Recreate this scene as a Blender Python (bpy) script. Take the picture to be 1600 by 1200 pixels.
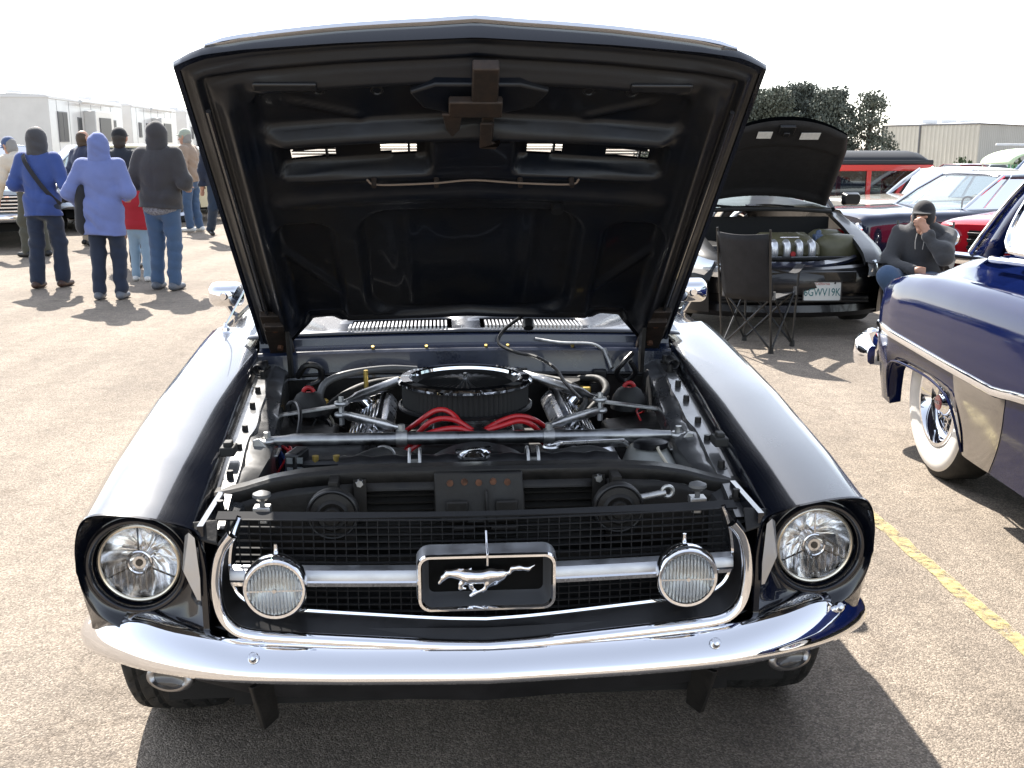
import bpy, bmesh, math, random
import numpy as np
from mathutils import Vector, Matrix, Euler
random.seed(7); RNG = np.random.default_rng(7)
sc = bpy.context.scene
for o in list(bpy.data.objects): bpy.data.objects.remove(o)
COL = sc.collection
R = math.radians

# ------------------------------------------------------------------ camera
cam_d = bpy.data.cameras.new('camera'); cam = bpy.data.objects.new('camera', cam_d); COL.objects.link(cam)
cam_d.sensor_width = 36.0; cam_d.lens = 1660/1600*36.0
cam_d.clip_start = 0.05; cam_d.clip_end = 3000
cam.location = (0, 0, 1.5); cam.rotation_euler = (R(90-12.6), 0, 0)
sc.camera = cam

# ------------------------------------------------------------------ sky and sun
SUN_EL, SUN_AZ = R(44), R(-22.5)          # azimuth from +Y, clockwise
w = bpy.data.worlds.new('World'); sc.world = w; w.use_nodes = True
nt = w.node_tree; nt.nodes.clear()
sky = nt.nodes.new('ShaderNodeTexSky'); sky.sky_type = 'NISHITA'; sky.sun_disc = False
sky.sun_elevation = SUN_EL; sky.sun_rotation = SUN_AZ % (2*math.pi)
sky.air_density = 1.0; sky.dust_density = 0.7; sky.ozone_density = 1.0
bg = nt.nodes.new('ShaderNodeBackground'); bg.inputs['Strength'].default_value = 0.15
wo = nt.nodes.new('ShaderNodeOutputWorld')
hs = nt.nodes.new('ShaderNodeHueSaturation'); hs.inputs['Saturation'].default_value = 0.45      # thin high haze pales the whole sky
nt.links.new(sky.outputs[0], hs.inputs['Color']); nt.links.new(hs.outputs[0], bg.inputs[0]); nt.links.new(bg.outputs[0], wo.inputs[0])
sun_d = bpy.data.lights.new('sun', 'SUN'); sun_d.energy = 5.0; sun_d.angle = R(0.55); sun_d.color = (1.0, 0.94, 0.86)
sun = bpy.data.objects.new('sun', sun_d); COL.objects.link(sun)
sv = Vector((math.sin(SUN_AZ)*math.cos(SUN_EL), math.cos(SUN_AZ)*math.cos(SUN_EL), math.sin(SUN_EL)))
sun.location = sv*40
sun.rotation_euler = (-sv).to_track_quat('-Z', 'Y').to_euler()
sc.view_settings.view_transform = 'Standard'; sc.view_settings.look = 'None'
sc.view_settings.exposure = 1.42; sc.view_settings.gamma = 1.0
try: sc.view_settings.use_curve_mapping = False
except Exception: pass
sc.cycles.max_bounces = 8; sc.cycles.glossy_bounces = 5; sc.cycles.transparent_max_bounces = 12
sc.cycles.transmission_bounces = 6; sc.cycles.diffuse_bounces = 3
sc.cycles.caustics_reflective = False; sc.cycles.caustics_refractive = False
try: sc.cycles.use_denoising = True
except Exception: pass

# ------------------------------------------------------------------ materials
MATS = {}
def mat(name, col, rough=0.5, metal=0.0, coat=0.0, spec=0.5, var=0.0, vscale=8.0, bump=0.0, bscale=60.0, trans=0.0, ior=1.45, col2=None, rvar=0.0, sheen=0.0, dirt=0.0):
    if name in MATS: return MATS[name]
    m = bpy.data.materials.new(name); m.use_nodes = True; n = m.node_tree; b = n.nodes['Principled BSDF']
    b.inputs['Base Color'].default_value = (*col, 1); b.inputs['Roughness'].default_value = rough
    b.inputs['Metallic'].default_value = metal; b.inputs['Specular IOR Level'].default_value = spec
    b.inputs['Coat Weight'].default_value = coat; b.inputs['Coat Roughness'].default_value = 0.05
    b.inputs['IOR'].default_value = ior; b.inputs['Transmission Weight'].default_value = trans
    if sheen: b.inputs['Sheen Weight'].default_value = sheen
    tc = n.nodes.new('ShaderNodeTexCoord')
    if var or col2 or rvar:
        t = n.nodes.new('ShaderNodeTexNoise'); t.inputs['Scale'].default_value = vscale; t.inputs['Detail'].default_value = 6; t.inputs['Roughness'].default_value = 0.6
        n.links.new(tc.outputs['Object'], t.inputs['Vector'])
        if var or col2:
            rp = n.nodes.new('ShaderNodeValToRGB'); c2 = col2 or tuple(min(1, c*(1+var)) for c in col); c1 = col if col2 else tuple(c*(1-var) for c in col)
            rp.color_ramp.elements[0].position = 0.32; rp.color_ramp.elements[1].position = 0.68
            rp.color_ramp.elements[0].color = (*c1, 1); rp.color_ramp.elements[1].color = (*c2, 1)
            n.links.new(t.outputs['Fac'], rp.inputs[0]); n.links.new(rp.outputs[0], b.inputs['Base Color'])
        if rvar:
            mr = n.nodes.new('ShaderNodeMapRange'); mr.inputs['From Min'].default_value = 0.3; mr.inputs['From Max'].default_value = 0.7
            mr.inputs['To Min'].default_value = max(0.0, rough-rvar); mr.inputs['To Max'].default_value = min(1, rough+rvar)
            n.links.new(t.outputs['Fac'], mr.inputs['Value']); n.links.new(mr.outputs[0], b.inputs['Roughness'])
    if bump:
        t2 = n.nodes.new('ShaderNodeTexNoise'); t2.inputs['Scale'].default_value = bscale; t2.inputs['Detail'].default_value = 4
        n.links.new(tc.outputs['Object'], t2.inputs['Vector'])
        bp = n.nodes.new('ShaderNodeBump'); bp.inputs['Strength'].default_value = bump; bp.inputs['Distance'].default_value = 0.01
        n.links.new(t2.outputs['Fac'], bp.inputs['Height']); n.links.new(bp.outputs[0], b.inputs['Normal'])
    MATS[name] = m
    return m
def glassmat(name, tint=(0.8, 0.9, 0.9), fac=0.75, rough=0.02):
    # thin window glass: mostly see-through, reflecting by Fresnel
    m = bpy.data.materials.new(name); m.use_nodes = True; n = m.node_tree; n.nodes.clear()
    out = n.nodes.new('ShaderNodeOutputMaterial'); mx = n.nodes.new('ShaderNodeMixShader'); fr = n.nodes.new('ShaderNodeFresnel'); fr.inputs['IOR'].default_value = 1.7
    tr = n.nodes.new('ShaderNodeBsdfTransparent'); tr.inputs[0].default_value = (*[t*fac for t in tint], 1)
    gl = n.nodes.new('ShaderNodeBsdfGlossy'); gl.inputs['Roughness'].default_value = rough
    n.links.new(fr.outputs[0], mx.inputs[0]); n.links.new(tr.outputs[0], mx.inputs[1]); n.links.new(gl.outputs[0], mx.inputs[2]); n.links.new(mx.outputs[0], out.inputs[0])
    MATS[name] = m; return m
NAVY = mat('navy_black_paint', (0.003, 0.0042, 0.0085), 0.24, 0, 1.0, 0.3, rvar=0.05, vscale=5)
NAVYIN = mat('navy_inner_paint', (0.007, 0.012, 0.030), 0.3, 0, 0.45, 0.5, var=0.4, vscale=6, rvar=0.12, bump=0.05, bscale=120)
HOODIN = mat('hood_underside_paint', (0.003, 0.0048, 0.009), 0.44, 0, 0.10, 0.3, vscale=5, rvar=0.16, bump=0.10, bscale=30, col2=(0.008, 0.0075, 0.0075))
CHROME = mat('chrome', (0.86, 0.87, 0.90), 0.035, 1.0, rvar=0.03, vscale=30)
CHROME2 = mat('aged_chrome', (0.72, 0.73, 0.76), 0.12, 1.0, rvar=0.08, vscale=40, var=0.12)
SATIN = mat('satin_grey_metal', (0.52, 0.53, 0.55), 0.48, 1.0, rvar=0.1, vscale=20)
STEEL = mat('bare_steel_tube', (0.33, 0.335, 0.34), 0.36, 1.0, var=0.25, vscale=25, rvar=0.12)
ZINC = mat('zinc_plated', (0.44, 0.44, 0.43), 0.42, 0.9, var=0.2, vscale=40, rvar=0.1)
SATBLK = mat('satin_black_paint', (0.010, 0.010, 0.011), 0.42, 0, 0.1, 0.5, var=0.4, vscale=12, rvar=0.12)
BLK = mat('black_paint_dusty', (0.006, 0.006, 0.006), 0.52, 0, 0, 0.35, vscale=9, rvar=0.15, bump=0.14, bscale=60, col2=(0.019, 0.017, 0.015))
BLK2 = mat('dark_plastic', (0.007, 0.007, 0.008), 0.4, 0, 0, 0.5, rvar=0.1, vscale=30)
BLKFLAT = mat('flat_black', (0.004, 0.004, 0.004), 0.8)
RUBBER = mat('rubber', (0.012, 0.012, 0.012), 0.62, 0, 0, 0.4, vscale=20, rvar=0.1, bump=0.1, bscale=90, col2=(0.02, 0.02, 0.019))
TYRE = mat('tyre_rubber', (0.016, 0.016, 0.016), 0.72, 0, 0, 0.3, vscale=14, col2=(0.030, 0.029, 0.027), bump=0.15, bscale=120)
REDW = mat('red_silicone_lead', (0.42, 0.012, 0.016), 0.35, 0, 0.2, var=0.2, vscale=30)
REDBITS = mat('red_fabric_cap', (0.30, 0.012, 0.015), 0.55, var=0.3, vscale=30)
APRON = mat('apron_satin_paint', (0.030, 0.032, 0.036), 0.30, 0, 0.5, vscale=7, rvar=0.12, bump=0.06, bscale=25, col2=(0.05, 0.05, 0.05))
ALU = mat('cast_aluminium', (0.55, 0.55, 0.56), 0.3, 1.0, rvar=0.1, vscale=40, bump=0.05, bscale=200)
BRASS = mat('brass_yellow', (0.5, 0.36, 0.10), 0.4, 0.8, var=0.2, vscale=30)
RUST = mat('rusty_bolt', (0.10, 0.045, 0.025), 0.75, 0.2, var=0.5, vscale=60)
BRN = mat('rusty_brown_bracket', (0.045, 0.030, 0.022), 0.6, 0.4, vscale=25, col2=(0.02, 0.017, 0.015), rvar=0.1)
WHITEP = mat('white_plastic', (0.62, 0.62, 0.60), 0.45, var=0.1, vscale=8)
GLASS = glassmat('window_glass', (0.85, 0.93, 0.92), 0.8)
DGLASS = glassmat('dark_window_glass', (0.30, 0.36, 0.40), 0.6)
LAMPGLASS = glassmat('clear_lamp_glass', (1, 1, 1), 0.97)
LENS = mat('headlamp_glass', (1, 1, 1), 0.0, trans=1.0, ior=1.3)
REFLECT = mat('lamp_reflector', (0.93, 0.93, 0.93), 0.16, 1.0)
AMBER = mat('amber_lens', (0.65, 0.16, 0.02), 0.2, coat=0.6)
REDLENS = mat('red_lens', (0.5, 0.01, 0.015), 0.2, coat=0.6)
SEAT = mat('dark_vinyl', (0.02, 0.02, 0.022), 0.5)

# ------------------------------------------------------------------ mesh helpers
class MB:
    def __init__(s): s.v = []; s.f = []; s.sm = []
    def add(s, vs, fs):
        k = len(s.v); s.v += [tuple(map(float, p)) for p in vs]; s.f += [tuple(k+i for i in f) for f in fs]; return s
    def box(s, c, d, rot=None, taper=1.0):
        x, y, z = d[0]/2, d[1]/2, d[2]/2
        vs = [Vector((a*x*(taper if cz > 0 else 1), b*y*(taper if cz > 0 else 1), cz*z)) for cz in (-1, 1) for b in (-1, 1) for a in (-1, 1)]
        if rot is not None:
            M_ = rot if isinstance(rot, Matrix) else Euler(rot).to_matrix()
            vs = [M_ @ q for q in vs]
        vs = [q+Vector(c) for q in vs]
        return s.add(vs, [(0, 2, 3, 1), (4, 5, 7, 6), (0, 1, 5, 4), (2, 6, 7, 3), (0, 4, 6, 2), (1, 3, 7, 5)])
    def ring(s, c, u, v, r, n, r2=None):
        return [Vector(c)+u*(r*math.cos(2*math.pi*i/n))+v*((r2 or r)*math.sin(2*math.pi*i/n)) for i in range(n)]
    def loft(s, rings, closed=True, cap=True):
        n = len(rings[0]); vs = [p for r in rings for p in r]; fs = []
        for i in range(len(rings)-1):
            for j in range(n if closed else n-1):
                a = i*n+j; b = i*n+(j+1) % n; fs.append((a, b, b+n, a+n))
        if cap and closed:
            fs.append(tuple(range(n-1, -1, -1))); k = (len(rings)-1)*n; fs.append(tuple(k+i for i in range(n)))
        return s.add(vs, fs)
    def cyl(s, p0, p1, r0, r1=None, n=16, cap=True):
        p0, p1 = Vector(p0), Vector(p1); d = (p1-p0).normalized(); u = d.orthogonal().normalized(); v = d.cross(u)
        return s.loft([s.ring(p0, u, v, r0, n), s.ring(p1, u, v, r0 if r1 is None else r1, n)], True, cap)
    def tube(s, pts, r, n=8, cap=True, rs=None):
        pts = [Vector(p) for p in pts]; rings = []; u = None
        for i, p in enumerate(pts):
            d = (pts[min(i+1, len(pts)-1)]-pts[max(i-1, 0)]).normalized()
            u = d.orthogonal().normalized() if u is None else (u-d*u.dot(d)).normalized()
            rings.append(s.ring(p, u, d.cross(u), rs[i] if rs else r, n))
        return s.loft(rings, True, cap)
    def lathe(s, prof, n=24, c=(0, 0, 0), axis='z', cap=False, rot=None, sx=1.0, sy=1.0):
        vs = []; fs = []; m = len(prof)
        for i in range(n):
            a = 2*math.pi*i/n
            for r, h in prof:
                q = Vector((r*math.cos(a)*sx, r*math.sin(a)*sy, h))
                if axis == 'y': q = Vector((q.x, -q.z, q.y))      # +h points to -y (towards the viewer)
                if axis == 'x': q = Vector((q.z, q.x, q.y))
                if rot is not None: q = rot @ q
                vs.append(q+Vector(c))
        for i in range(n):
            j = (i+1) % n
            for k in range(m-1): fs.append((i*m+k, j*m+k, j*m+k+1, i*m+k+1))
        if cap:
            fs.append(tuple(i*m for i in range(n-1, -1, -1))); fs.append(tuple(i*m+m-1 for i in range(n)))
        return s.add(vs, fs)
    def grid(s, nu, nv, fn, skip=None):
        vs = [fn(i/nu, j/nv) for j in range(nv+1) for i in range(nu+1)]; fs = []
        for j in range(nv):
            for i in range(nu):
                if skip and skip((i+.5)/nu, (j+.5)/nv): continue
                a = j*(nu+1)+i; fs.append((a, a+1, a+nu+2, a+nu+1))
        return s.add(vs, fs)
    def prism(s, pts, d):           # planar polygon (3-D points) pushed along d
        n = len(pts); d = Vector(d); pts = [Vector(p) for p in pts]
        vs = pts+[p+d for p in pts]
        fs = [tuple(range(n-1, -1, -1)), tuple(range(n, 2*n))]+[(i, (i+1) % n, n+(i+1) % n, n+i) for i in range(n)]
        return s.add(vs, fs)
    def torus(s, c, R0, r, n=32, m=10, axis='z', a0=0, a1=2*math.pi, rot=None, rz=None):
        full = abs(a1-a0-2*math.pi) < 1e-6; rings = []
        for i in range(n if full else n+1):
            a = a0+(a1-a0)*i/n; ring = []
            for j in range(m):
                b = 2*math.pi*j/m; rr = R0+r*math.cos(b)
                q = Vector((rr*math.cos(a), rr*math.sin(a), (rz or r)*math.sin(b)))
                if axis == 'y': q = Vector((q.x, -q.z, q.y))
                if axis == 'x': q = Vector((q.z, q.x, q.y))
                if rot is not None: q = rot @ q
                ring.append(q+Vector(c))
            rings.append(ring)
        if full: rings.append(rings[0])
        return s.loft(rings, True, not full)
    def mirror(s):
        o = MB(); o.v = [(-x, y, z) for x, y, z in s.v]; o.f = [tuple(reversed(f)) for f in s.f]; return o
    def mesh(s, name, m, ang=38, weld=False):
        me = bpy.data.meshes.new(name); me.from_pydata(s.v, [], s.f); me.update()
        if m is not None: me.materials.append(m)
        if weld or True:
            bm = bmesh.new(); bm.from_mesh(me)
            if weld: bmesh.ops.remove_doubles(bm, verts=bm.verts, dist=1e-4)
            bmesh.ops.recalc_face_normals(bm, faces=bm.faces); bm.to_mesh(me); bm.free()
        me.polygons.foreach_set('use_smooth', [ang > 0]*len(me.polygons))
        if 0 < ang < 180: me.set_sharp_from_angle(angle=R(ang))
        return me
    def build(s, name, m, parent=None, ang=38, sub=0, bevel=0, weld=False, solid=0):
        o = bpy.data.objects.new(name, s.mesh(name, m, ang, weld)); COL.objects.link(o); o.parent = parent
        if solid: md = o.modifiers.new('solid', 'SOLIDIFY'); md.thickness = solid; md.offset = -1
        if bevel: md = o.modifiers.new('bevel', 'BEVEL'); md.width = bevel; md.segments = 2; md.limit_method = 'ANGLE'; md.angle_limit = R(35)
        if sub: md = o.modifiers.new('sub', 'SUBSURF'); md.levels = sub; md.render_levels = sub
        return o
def tag(o, label=None, cat=None, group=None, kind=None):
    if label: o['label'] = label
    if cat: o['category'] = cat
    if group: o['group'] = group
    if kind: o['kind'] = kind
    return o
def empty(name, loc=(0, 0, 0), rz=0, label=None, cat=None, group=None):
    o = bpy.data.objects.new(name, None); COL.objects.link(o); o.location = loc; o.rotation_euler = (0, 0, rz); o.empty_display_size = 0.1
    return tag(o, label, cat, group)
def bez(pts, n=8):      # Catmull-Rom through points
    pts = [Vector(p) for p in pts]; out = []
    P = [pts[0]*2-pts[1]]+pts+[pts[-1]*2-pts[-2]]
    for i in range(1, len(P)-2):
        for k in range(n):
            t = k/n; a, b, c, d = P[i-1], P[i], P[i+1], P[i+2]
            out.append(0.5*((2*b)+(c-a)*t+(2*a-5*b+4*c-d)*t*t+(3*b-a-3*c+d)*t**3))
    return out+[pts[-1]]
def interp(x, xs, ys): return float(np.interp(x, xs, ys))
def sstep(a, b, x):
    t = np.clip((x-a)/(b-a), 0, 1); return t*t*(3-2*t)

# implicit surfaces (smooth unions of tapered limbs) meshed by surface nets: bodies, clothes, the horse
def sdf_mesh(prims, res, k=0.03, disp=None, pad=0.03, cut=None):
    lo = np.min([np.minimum(np.array(p[0])-p[2]*max(p[4:] or [1]) , np.array(p[1])-p[3]*max(p[4:] or [1])) for p in prims], axis=0)-pad
    hi = np.max([np.maximum(np.array(p[0])+p[2]*max(p[4:] or [1]), np.array(p[1])+p[3]*max(p[4:] or [1])) for p in prims], axis=0)+pad
    n = np.maximum(4, np.ceil((hi-lo)/res).astype(int)+1)
    ax = [lo[i]+res*np.arange(n[i]) for i in range(3)]
    X, Y, Z = np.meshgrid(*ax, indexing='ij'); D = np.full(X.shape, 9.0)
    for p in prims:
        a, b, ra, rb = np.array(p[0], float), np.array(p[1], float), p[2], p[3]
        s = np.array(p[4:7] if len(p) > 4 else (1, 1, 1), float)
        px, py, pz = (X-a[0])/s[0], (Y-a[1])/s[1], (Z-a[2])/s[2]; ba = (b-a)/s
        L = float(ba@ba)
        t = np.clip((px*ba[0]+py*ba[1]+pz*ba[2])/max(L, 1e-9), 0, 1)
        d = np.sqrt((px-t*ba[0])**2+(py-t*ba[1])**2+(pz-t*ba[2])**2)-(ra+(rb-ra)*t)
        d = d*min(s)
        h = np.maximum(k-np.abs(D-d), 0)/k
        D = np.minimum(D, d)-h*h*k*0.25
    if disp is not None: D = D+disp(X, Y, Z)
    if cut is not None: D = np.maximum(D, cut(X, Y, Z))
    return surface_nets(D, lo, res)
def surface_nets(D, lo, res):
    S = D < 0
    c = np.zeros(tuple(x-1 for x in D.shape)+(3,)); cnt = np.zeros(tuple(x-1 for x in D.shape))
    nx, ny, nz = D.shape
    corners = [(i, j, k) for i in (0, 1) for j in (0, 1) for k in (0, 1)]
    sub = lambda A, o: A[o[0]:nx-1+o[0], o[1]:ny-1+o[1], o[2]:nz-1+o[2]]
    for a in corners:
        for axn in range(3):
            if a[axn] == 1: continue
            b = list(a); b[axn] = 1
            sa, sb = sub(S, a), sub(S, b); x = sa != sb
            da, db = sub(D, a), sub(D, b)
            t = np.where(x, da/np.where(x, da-db, 1), 0)
            for q in range(3):
                c[..., q] += np.where(x, a[q]+(t if q == axn else 0), 0)
            cnt += x
    act = cnt > 0; idx = np.full(act.shape, -1); idx[act] = np.arange(act.sum())
    I = np.argwhere(act); V = lo+res*(I+c[act]/cnt[act][:, None])
    F = []
    for axn in range(3):
        o = [0, 0, 0]; o[axn] = 1
        A = S[:nx-o[0], :ny-o[1], :nz-o[2]]; B = S[o[0]:, o[1]:, o[2]:]
        E = np.argwhere(A != B)
        u, v = [(1, 2), (2, 0), (0, 1)][axn]
        ok = (E[:, u] > 0) & (E[:, v] > 0) & np.all(E < np.array(act.shape)+np.array([0, 0, 0]), axis=1)
        E = E[ok]
        def at(du, dv):
            q = E.copy(); q[:, u] -= du; q[:, v] -= dv; return idx[q[:, 0], q[:, 1], q[:, 2]]
        Q = np.stack([at(0, 0), at(1, 0), at(1, 1), at(0, 1)], 1)
        inside = A[E[:, 0], E[:, 1], E[:, 2]]
        Q[~inside] = Q[~inside][:, ::-1]
        F.append(Q[(Q >= 0).all(1)])
    F = np.concatenate(F)
    return V, F
def sdf_obj(name, prims, res, m, parent=None, k=0.03, disp=None, smooth_it=1, cut=None):
    V, F = sdf_mesh(prims, res, k, disp, cut=cut)
    mb = MB(); mb.v = [tuple(p) for p in V.tolist()]; mb.f = [tuple(f) for f in F.tolist()]
    o = bpy.data.objects.new(name, mb.mesh(name, m, 180)); COL.objects.link(o); o.parent = parent
    if smooth_it: md = o.modifiers.new('smooth', 'SMOOTH'); md.iterations = smooth_it; md.factor = 0.5
    return o
def text_obj(name, txt, size, m, parent, loc, rot, extrude=0.001, align='CENTER', font_w=1.0):
    cu = bpy.data.curves.new(name, 'FONT'); cu.body = txt; cu.size = size; cu.extrude = extrude; cu.align_x = align; cu.align_y = 'CENTER'
    tmp = bpy.data.objects.new(name, cu); COL.objects.link(tmp); bpy.context.view_layer.update()
    me = bpy.data.meshes.new_from_object(tmp.evaluated_get(bpy.context.evaluated_depsgraph_get())); bpy.data.objects.remove(tmp); bpy.data.curves.remove(cu)
    me.materials.clear(); me.materials.append(m)
    o = bpy.data.objects.new(name, me); COL.objects.link(o); o.parent = parent; o.location = loc; o.rotation_euler = rot; o.scale = (font_w, 1, 1)
    return o
# ------------------------------------------------------------------ ground
def gz(x, y):   # the lot is level on the left and falls away gently behind on the right
    s = sstep(-2.0, 1.5, x)*sstep(0, 1, (y-7.5)/4); s = s+(1-s)*sstep(75, 170, y)
    return float(-s*(0.20*sstep(8.5, 13.0, y)+0.0135*max(0, min(y, 110)-12.0)*sstep(12, 20, y)))
def ground_mat():
    m = bpy.data.materials.new('chip_seal_asphalt'); m.use_nodes = True; n = m.node_tree; b = n.nodes['Principled BSDF']
    tc = n.nodes.new('ShaderNodeTexCoord')
    def noise(sc_, det=4, ro=0.55):
        t = n.nodes.new('ShaderNodeTexNoise'); t.inputs['Scale'].default_value = sc_; t.inputs['Detail'].default_value = det; t.inputs['Roughness'].default_value = ro
        n.links.new(tc.outputs['Object'], t.inputs['Vector']); return t
    def ramp(src, p0, c0, p1, c1):
        r = n.nodes.new('ShaderNodeValToRGB'); r.color_ramp.elements[0].position = p0; r.color_ramp.elements[1].position = p1
        r.color_ramp.elements[0].color = (*c0, 1); r.color_ramp.elements[1].color = (*c1, 1); n.links.new(src, r.inputs[0]); return r
    def mixc(a, bb, fac, mode='MIX'):
        x = n.nodes.new('ShaderNodeMix'); x.data_type = 'RGBA'; x.blend_type = mode
        if isinstance(fac, float): x.inputs[0].default_value = fac
        else: n.links.new(fac, x.inputs[0])
        n.links.new(a, x.inputs[6]); n.links.new(bb, x.inputs[7]); return x.outputs[2]
    vo = n.nodes.new('ShaderNodeTexVoronoi'); vo.inputs['Scale'].default_value = 210; n.links.new(tc.outputs['Object'], vo.inputs['Vector'])
    sep = n.nodes.new('ShaderNodeSeparateColor'); n.links.new(vo.outputs['Color'], sep.inputs[0])
    stone = ramp(sep.outputs[0], 0.0, (0.155, 0.133, 0.111), 1.0, (0.42, 0.365, 0.305))
    stone.color_ramp.elements.new(0.6).color = (0.265, 0.230, 0.191, 1)
    big = ramp(noise(0.7, 6, 0.65).outputs['Fac'], 0.30, (0.72, 0.71, 0.71), 0.72, (1.06, 1.05, 1.03))
    mid = ramp(noise(9, 5, 0.7).outputs['Fac'], 0.30, (0.80, 0.80, 0.80), 0.70, (1.10, 1.09, 1.07))
    c = mixc(stone.outputs[0], big.outputs[0], 1.0, 'MULTIPLY'); c = mixc(c, mid.outputs[0], 1.0, 'MULTIPLY')
    # oil spots and dark streaks
    spot = ramp(noise(1.9, 3, 0.5).outputs['Fac'], 0.70, (1, 1, 1), 0.78, (0.62, 0.60, 0.58)); c = mixc(c, spot.outputs[0], 1.0, 'MULTIPLY')
    # old hairline cracks and long pale drag marks
    vc = n.nodes.new('ShaderNodeTexVoronoi'); vc.feature = 'DISTANCE_TO_EDGE'; vc.inputs['Scale'].default_value = 0.55
    wn = noise(2.2, 5, 0.6); av = n.nodes.new('ShaderNodeVectorMath'); av.operation = 'MULTIPLY_ADD'; av.inputs[1].default_value = (.55, .55, 0)
    n.links.new(wn.outputs['Color'], av.inputs[0]); n.links.new(tc.outputs['Object'], av.inputs[2]); n.links.new(av.outputs[0], vc.inputs['Vector'])
    ck = ramp(vc.outputs['Distance'], 0.0, (0.62, 0.60, 0.58), 0.0045, (1, 1, 1)); c = mixc(c, ck.outputs[0], 0.6, 'MULTIPLY')
    mp = n.nodes.new('ShaderNodeMapping'); mp.inputs['Scale'].default_value = (1.6, .12, 1); mp.inputs['Rotation'].default_value = (0, 0, .5); n.links.new(tc.outputs['Object'], mp.inputs['Vector'])
    sk = n.nodes.new('ShaderNodeTexNoise'); sk.inputs['Scale'].default_value = 1.5; sk.inputs['Detail'].default_value = 5; n.links.new(mp.outputs[0], sk.inputs['Vector'])
    sr = ramp(sk.outputs['Fac'], 0.40, (.90, .89, .88), 0.62, (1.07, 1.06, 1.05)); c = mixc(c, sr.outputs[0], 1.0, 'MULTIPLY')
    n.links.new(c, b.inputs['Base Color'])
    b.inputs['Roughness'].default_value = 0.9; b.inputs['Specular IOR Level'].default_value = 0.2
    bp = n.nodes.new('ShaderNodeBump'); bp.inputs['Strength'].default_value = 0.75; bp.inputs['Distance'].default_value = 0.0035
    inv = n.nodes.new('ShaderNodeMath'); inv.operation = 'MULTIPLY_ADD'; inv.inputs[1].default_value = -1.0; inv.inputs[2].default_value = 1.0
    n.links.new(vo.outputs['Distance'], inv.inputs[0])
    ad = n.nodes.new('ShaderNodeMath'); ad.operation = 'ADD'; n.links.new(inv.outputs[0], ad.inputs[0]); n.links.new(noise(60, 4).outputs['Fac'], ad.inputs[1])
    n.links.new(ad.outputs[0], bp.inputs['Height']); n.links.new(bp.outputs[0], b.inputs['Normal'])
    return m
GROUND = ground_mat()
ys = [-60, -20, -6, -2, 0, 1, 2, 3, 4, 5, 6, 7]+[7+0.5*i for i in range(1, 30)]+[23, 26, 30, 36, 45, 60, 80, 110, 150, 200, 300, 399, 500, 1000, 2400]
xs = [-1500, -600, -200, -100, -60, -40, -25, -15, -10, -7, -5, -4, -3, -2]+[-2+0.25*i for i in range(1, 17)]+[3, 5, 8, 12, 20, 35, 60, 100, 200, 600, 1500]
mb = MB(); nx_ = len(xs)
mb.v = [(x, y, gz(x, y)) for y in ys for x in xs]
mb.f = [(j*nx_+i, j*nx_+i+1, (j+1)*nx_+i+1, (j+1)*nx_+i) for j in range(len(ys)-1) for i in range(nx_-1)]
tag(mb.build('ground', GROUND, None, 180), kind='structure')
# worn yellow parking line: broken patches of paint
def yellow_mat():
    m = bpy.data.materials.new('worn_yellow_paint'); m.use_nodes = True; n = m.node_tree; b = n.nodes['Principled BSDF']; out = n.nodes['Material Output']
    b.inputs['Base Color'].default_value = (0.50, 0.41, 0.17, 1); b.inputs['Roughness'].default_value = 0.6
    tc = n.nodes.new('ShaderNodeTexCoord'); t = n.nodes.new('ShaderNodeTexNoise'); t.inputs['Scale'].default_value = 14; t.inputs['Detail'].default_value = 9; t.inputs['Roughness'].default_value = 0.75
    n.links.new(tc.outputs['Object'], t.inputs['Vector'])
    r = n.nodes.new('ShaderNodeValToRGB'); r.color_ramp.elements[0].position = 0.40; r.color_ramp.elements[1].position = 0.62; n.links.new(t.outputs['Fac'], r.inputs[0])
    tr = n.nodes.new('ShaderNodeBsdfTransparent'); mx = n.nodes.new('ShaderNodeMixShader')
    n.links.new(r.outputs[0], mx.inputs[0]); n.links.new(tr.outputs[0], mx.inputs[1]); n.links.new(b.outputs[0], mx.inputs[2]); n.links.new(mx.outputs[0], out.inputs[0])
    return m
mb = MB(); a, b_ = Vector((1.405, 5.6, 0.004)), Vector((1.685, 1.2, 0.004)); d_ = (b_-a).normalized(); nrm = Vector((d_.y, -d_.x, 0))
N = 60; rows = []
for i in range(N+1):
    c = a.lerp(b_, i/N); wl, wr = 0.031+random.uniform(-.007, .007), 0.031+random.uniform(-.007, .007); rows.append([c+nrm*wl, c-nrm*wr])
mb.loft(rows, False, False)
tag(mb.build('painted_line', yellow_mat(), None, 180), 'worn yellow painted parking line on the asphalt right of the nearest car', 'line', kind='structure')
# ------------------------------------------------------------------ the navy coupe in front
CAR = empty('classic_coupe', (-.105, 2.79, 0), R(4.0), 'navy-black classic coupe facing us with its hood raised and engine showing', 'car')
HLX, HLZ = .724, .648
OUT = [(.590, -.738, .752), (.68, -.748, .780), (.765, -.745, .788), (.808, -.728, .768), (.834, -.70, .71), (.840, -.685, .645), (.832, -.675, .585), (.800, -.675, .535),
       (.70, -.70, .500), (.61, -.715, .490), (.572, -.728, .535), (.566, -.732, .63), (.572, -.735, .71)]
def closed_curve(P, n):
    P = [Vector(p) for p in P]; m = len(P); out = []
    for i in range(m):
        a, b, c, d = P[i-1], P[i], P[(i+1) % m], P[(i+2) % m]
        for k in range(n):
            t = k/n; out.append(0.5*((2*b)+(c-a)*t+(2*a-5*b+4*c-d)*t*t+(3*b-a-3*c+d)*t**3))
    return out
def pair(mb, name, m, parent=CAR, **kw):      # one on each side
    return mb.mirror().build(name, m, parent, **kw), mb.build(name, m, parent, **kw)

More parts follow.
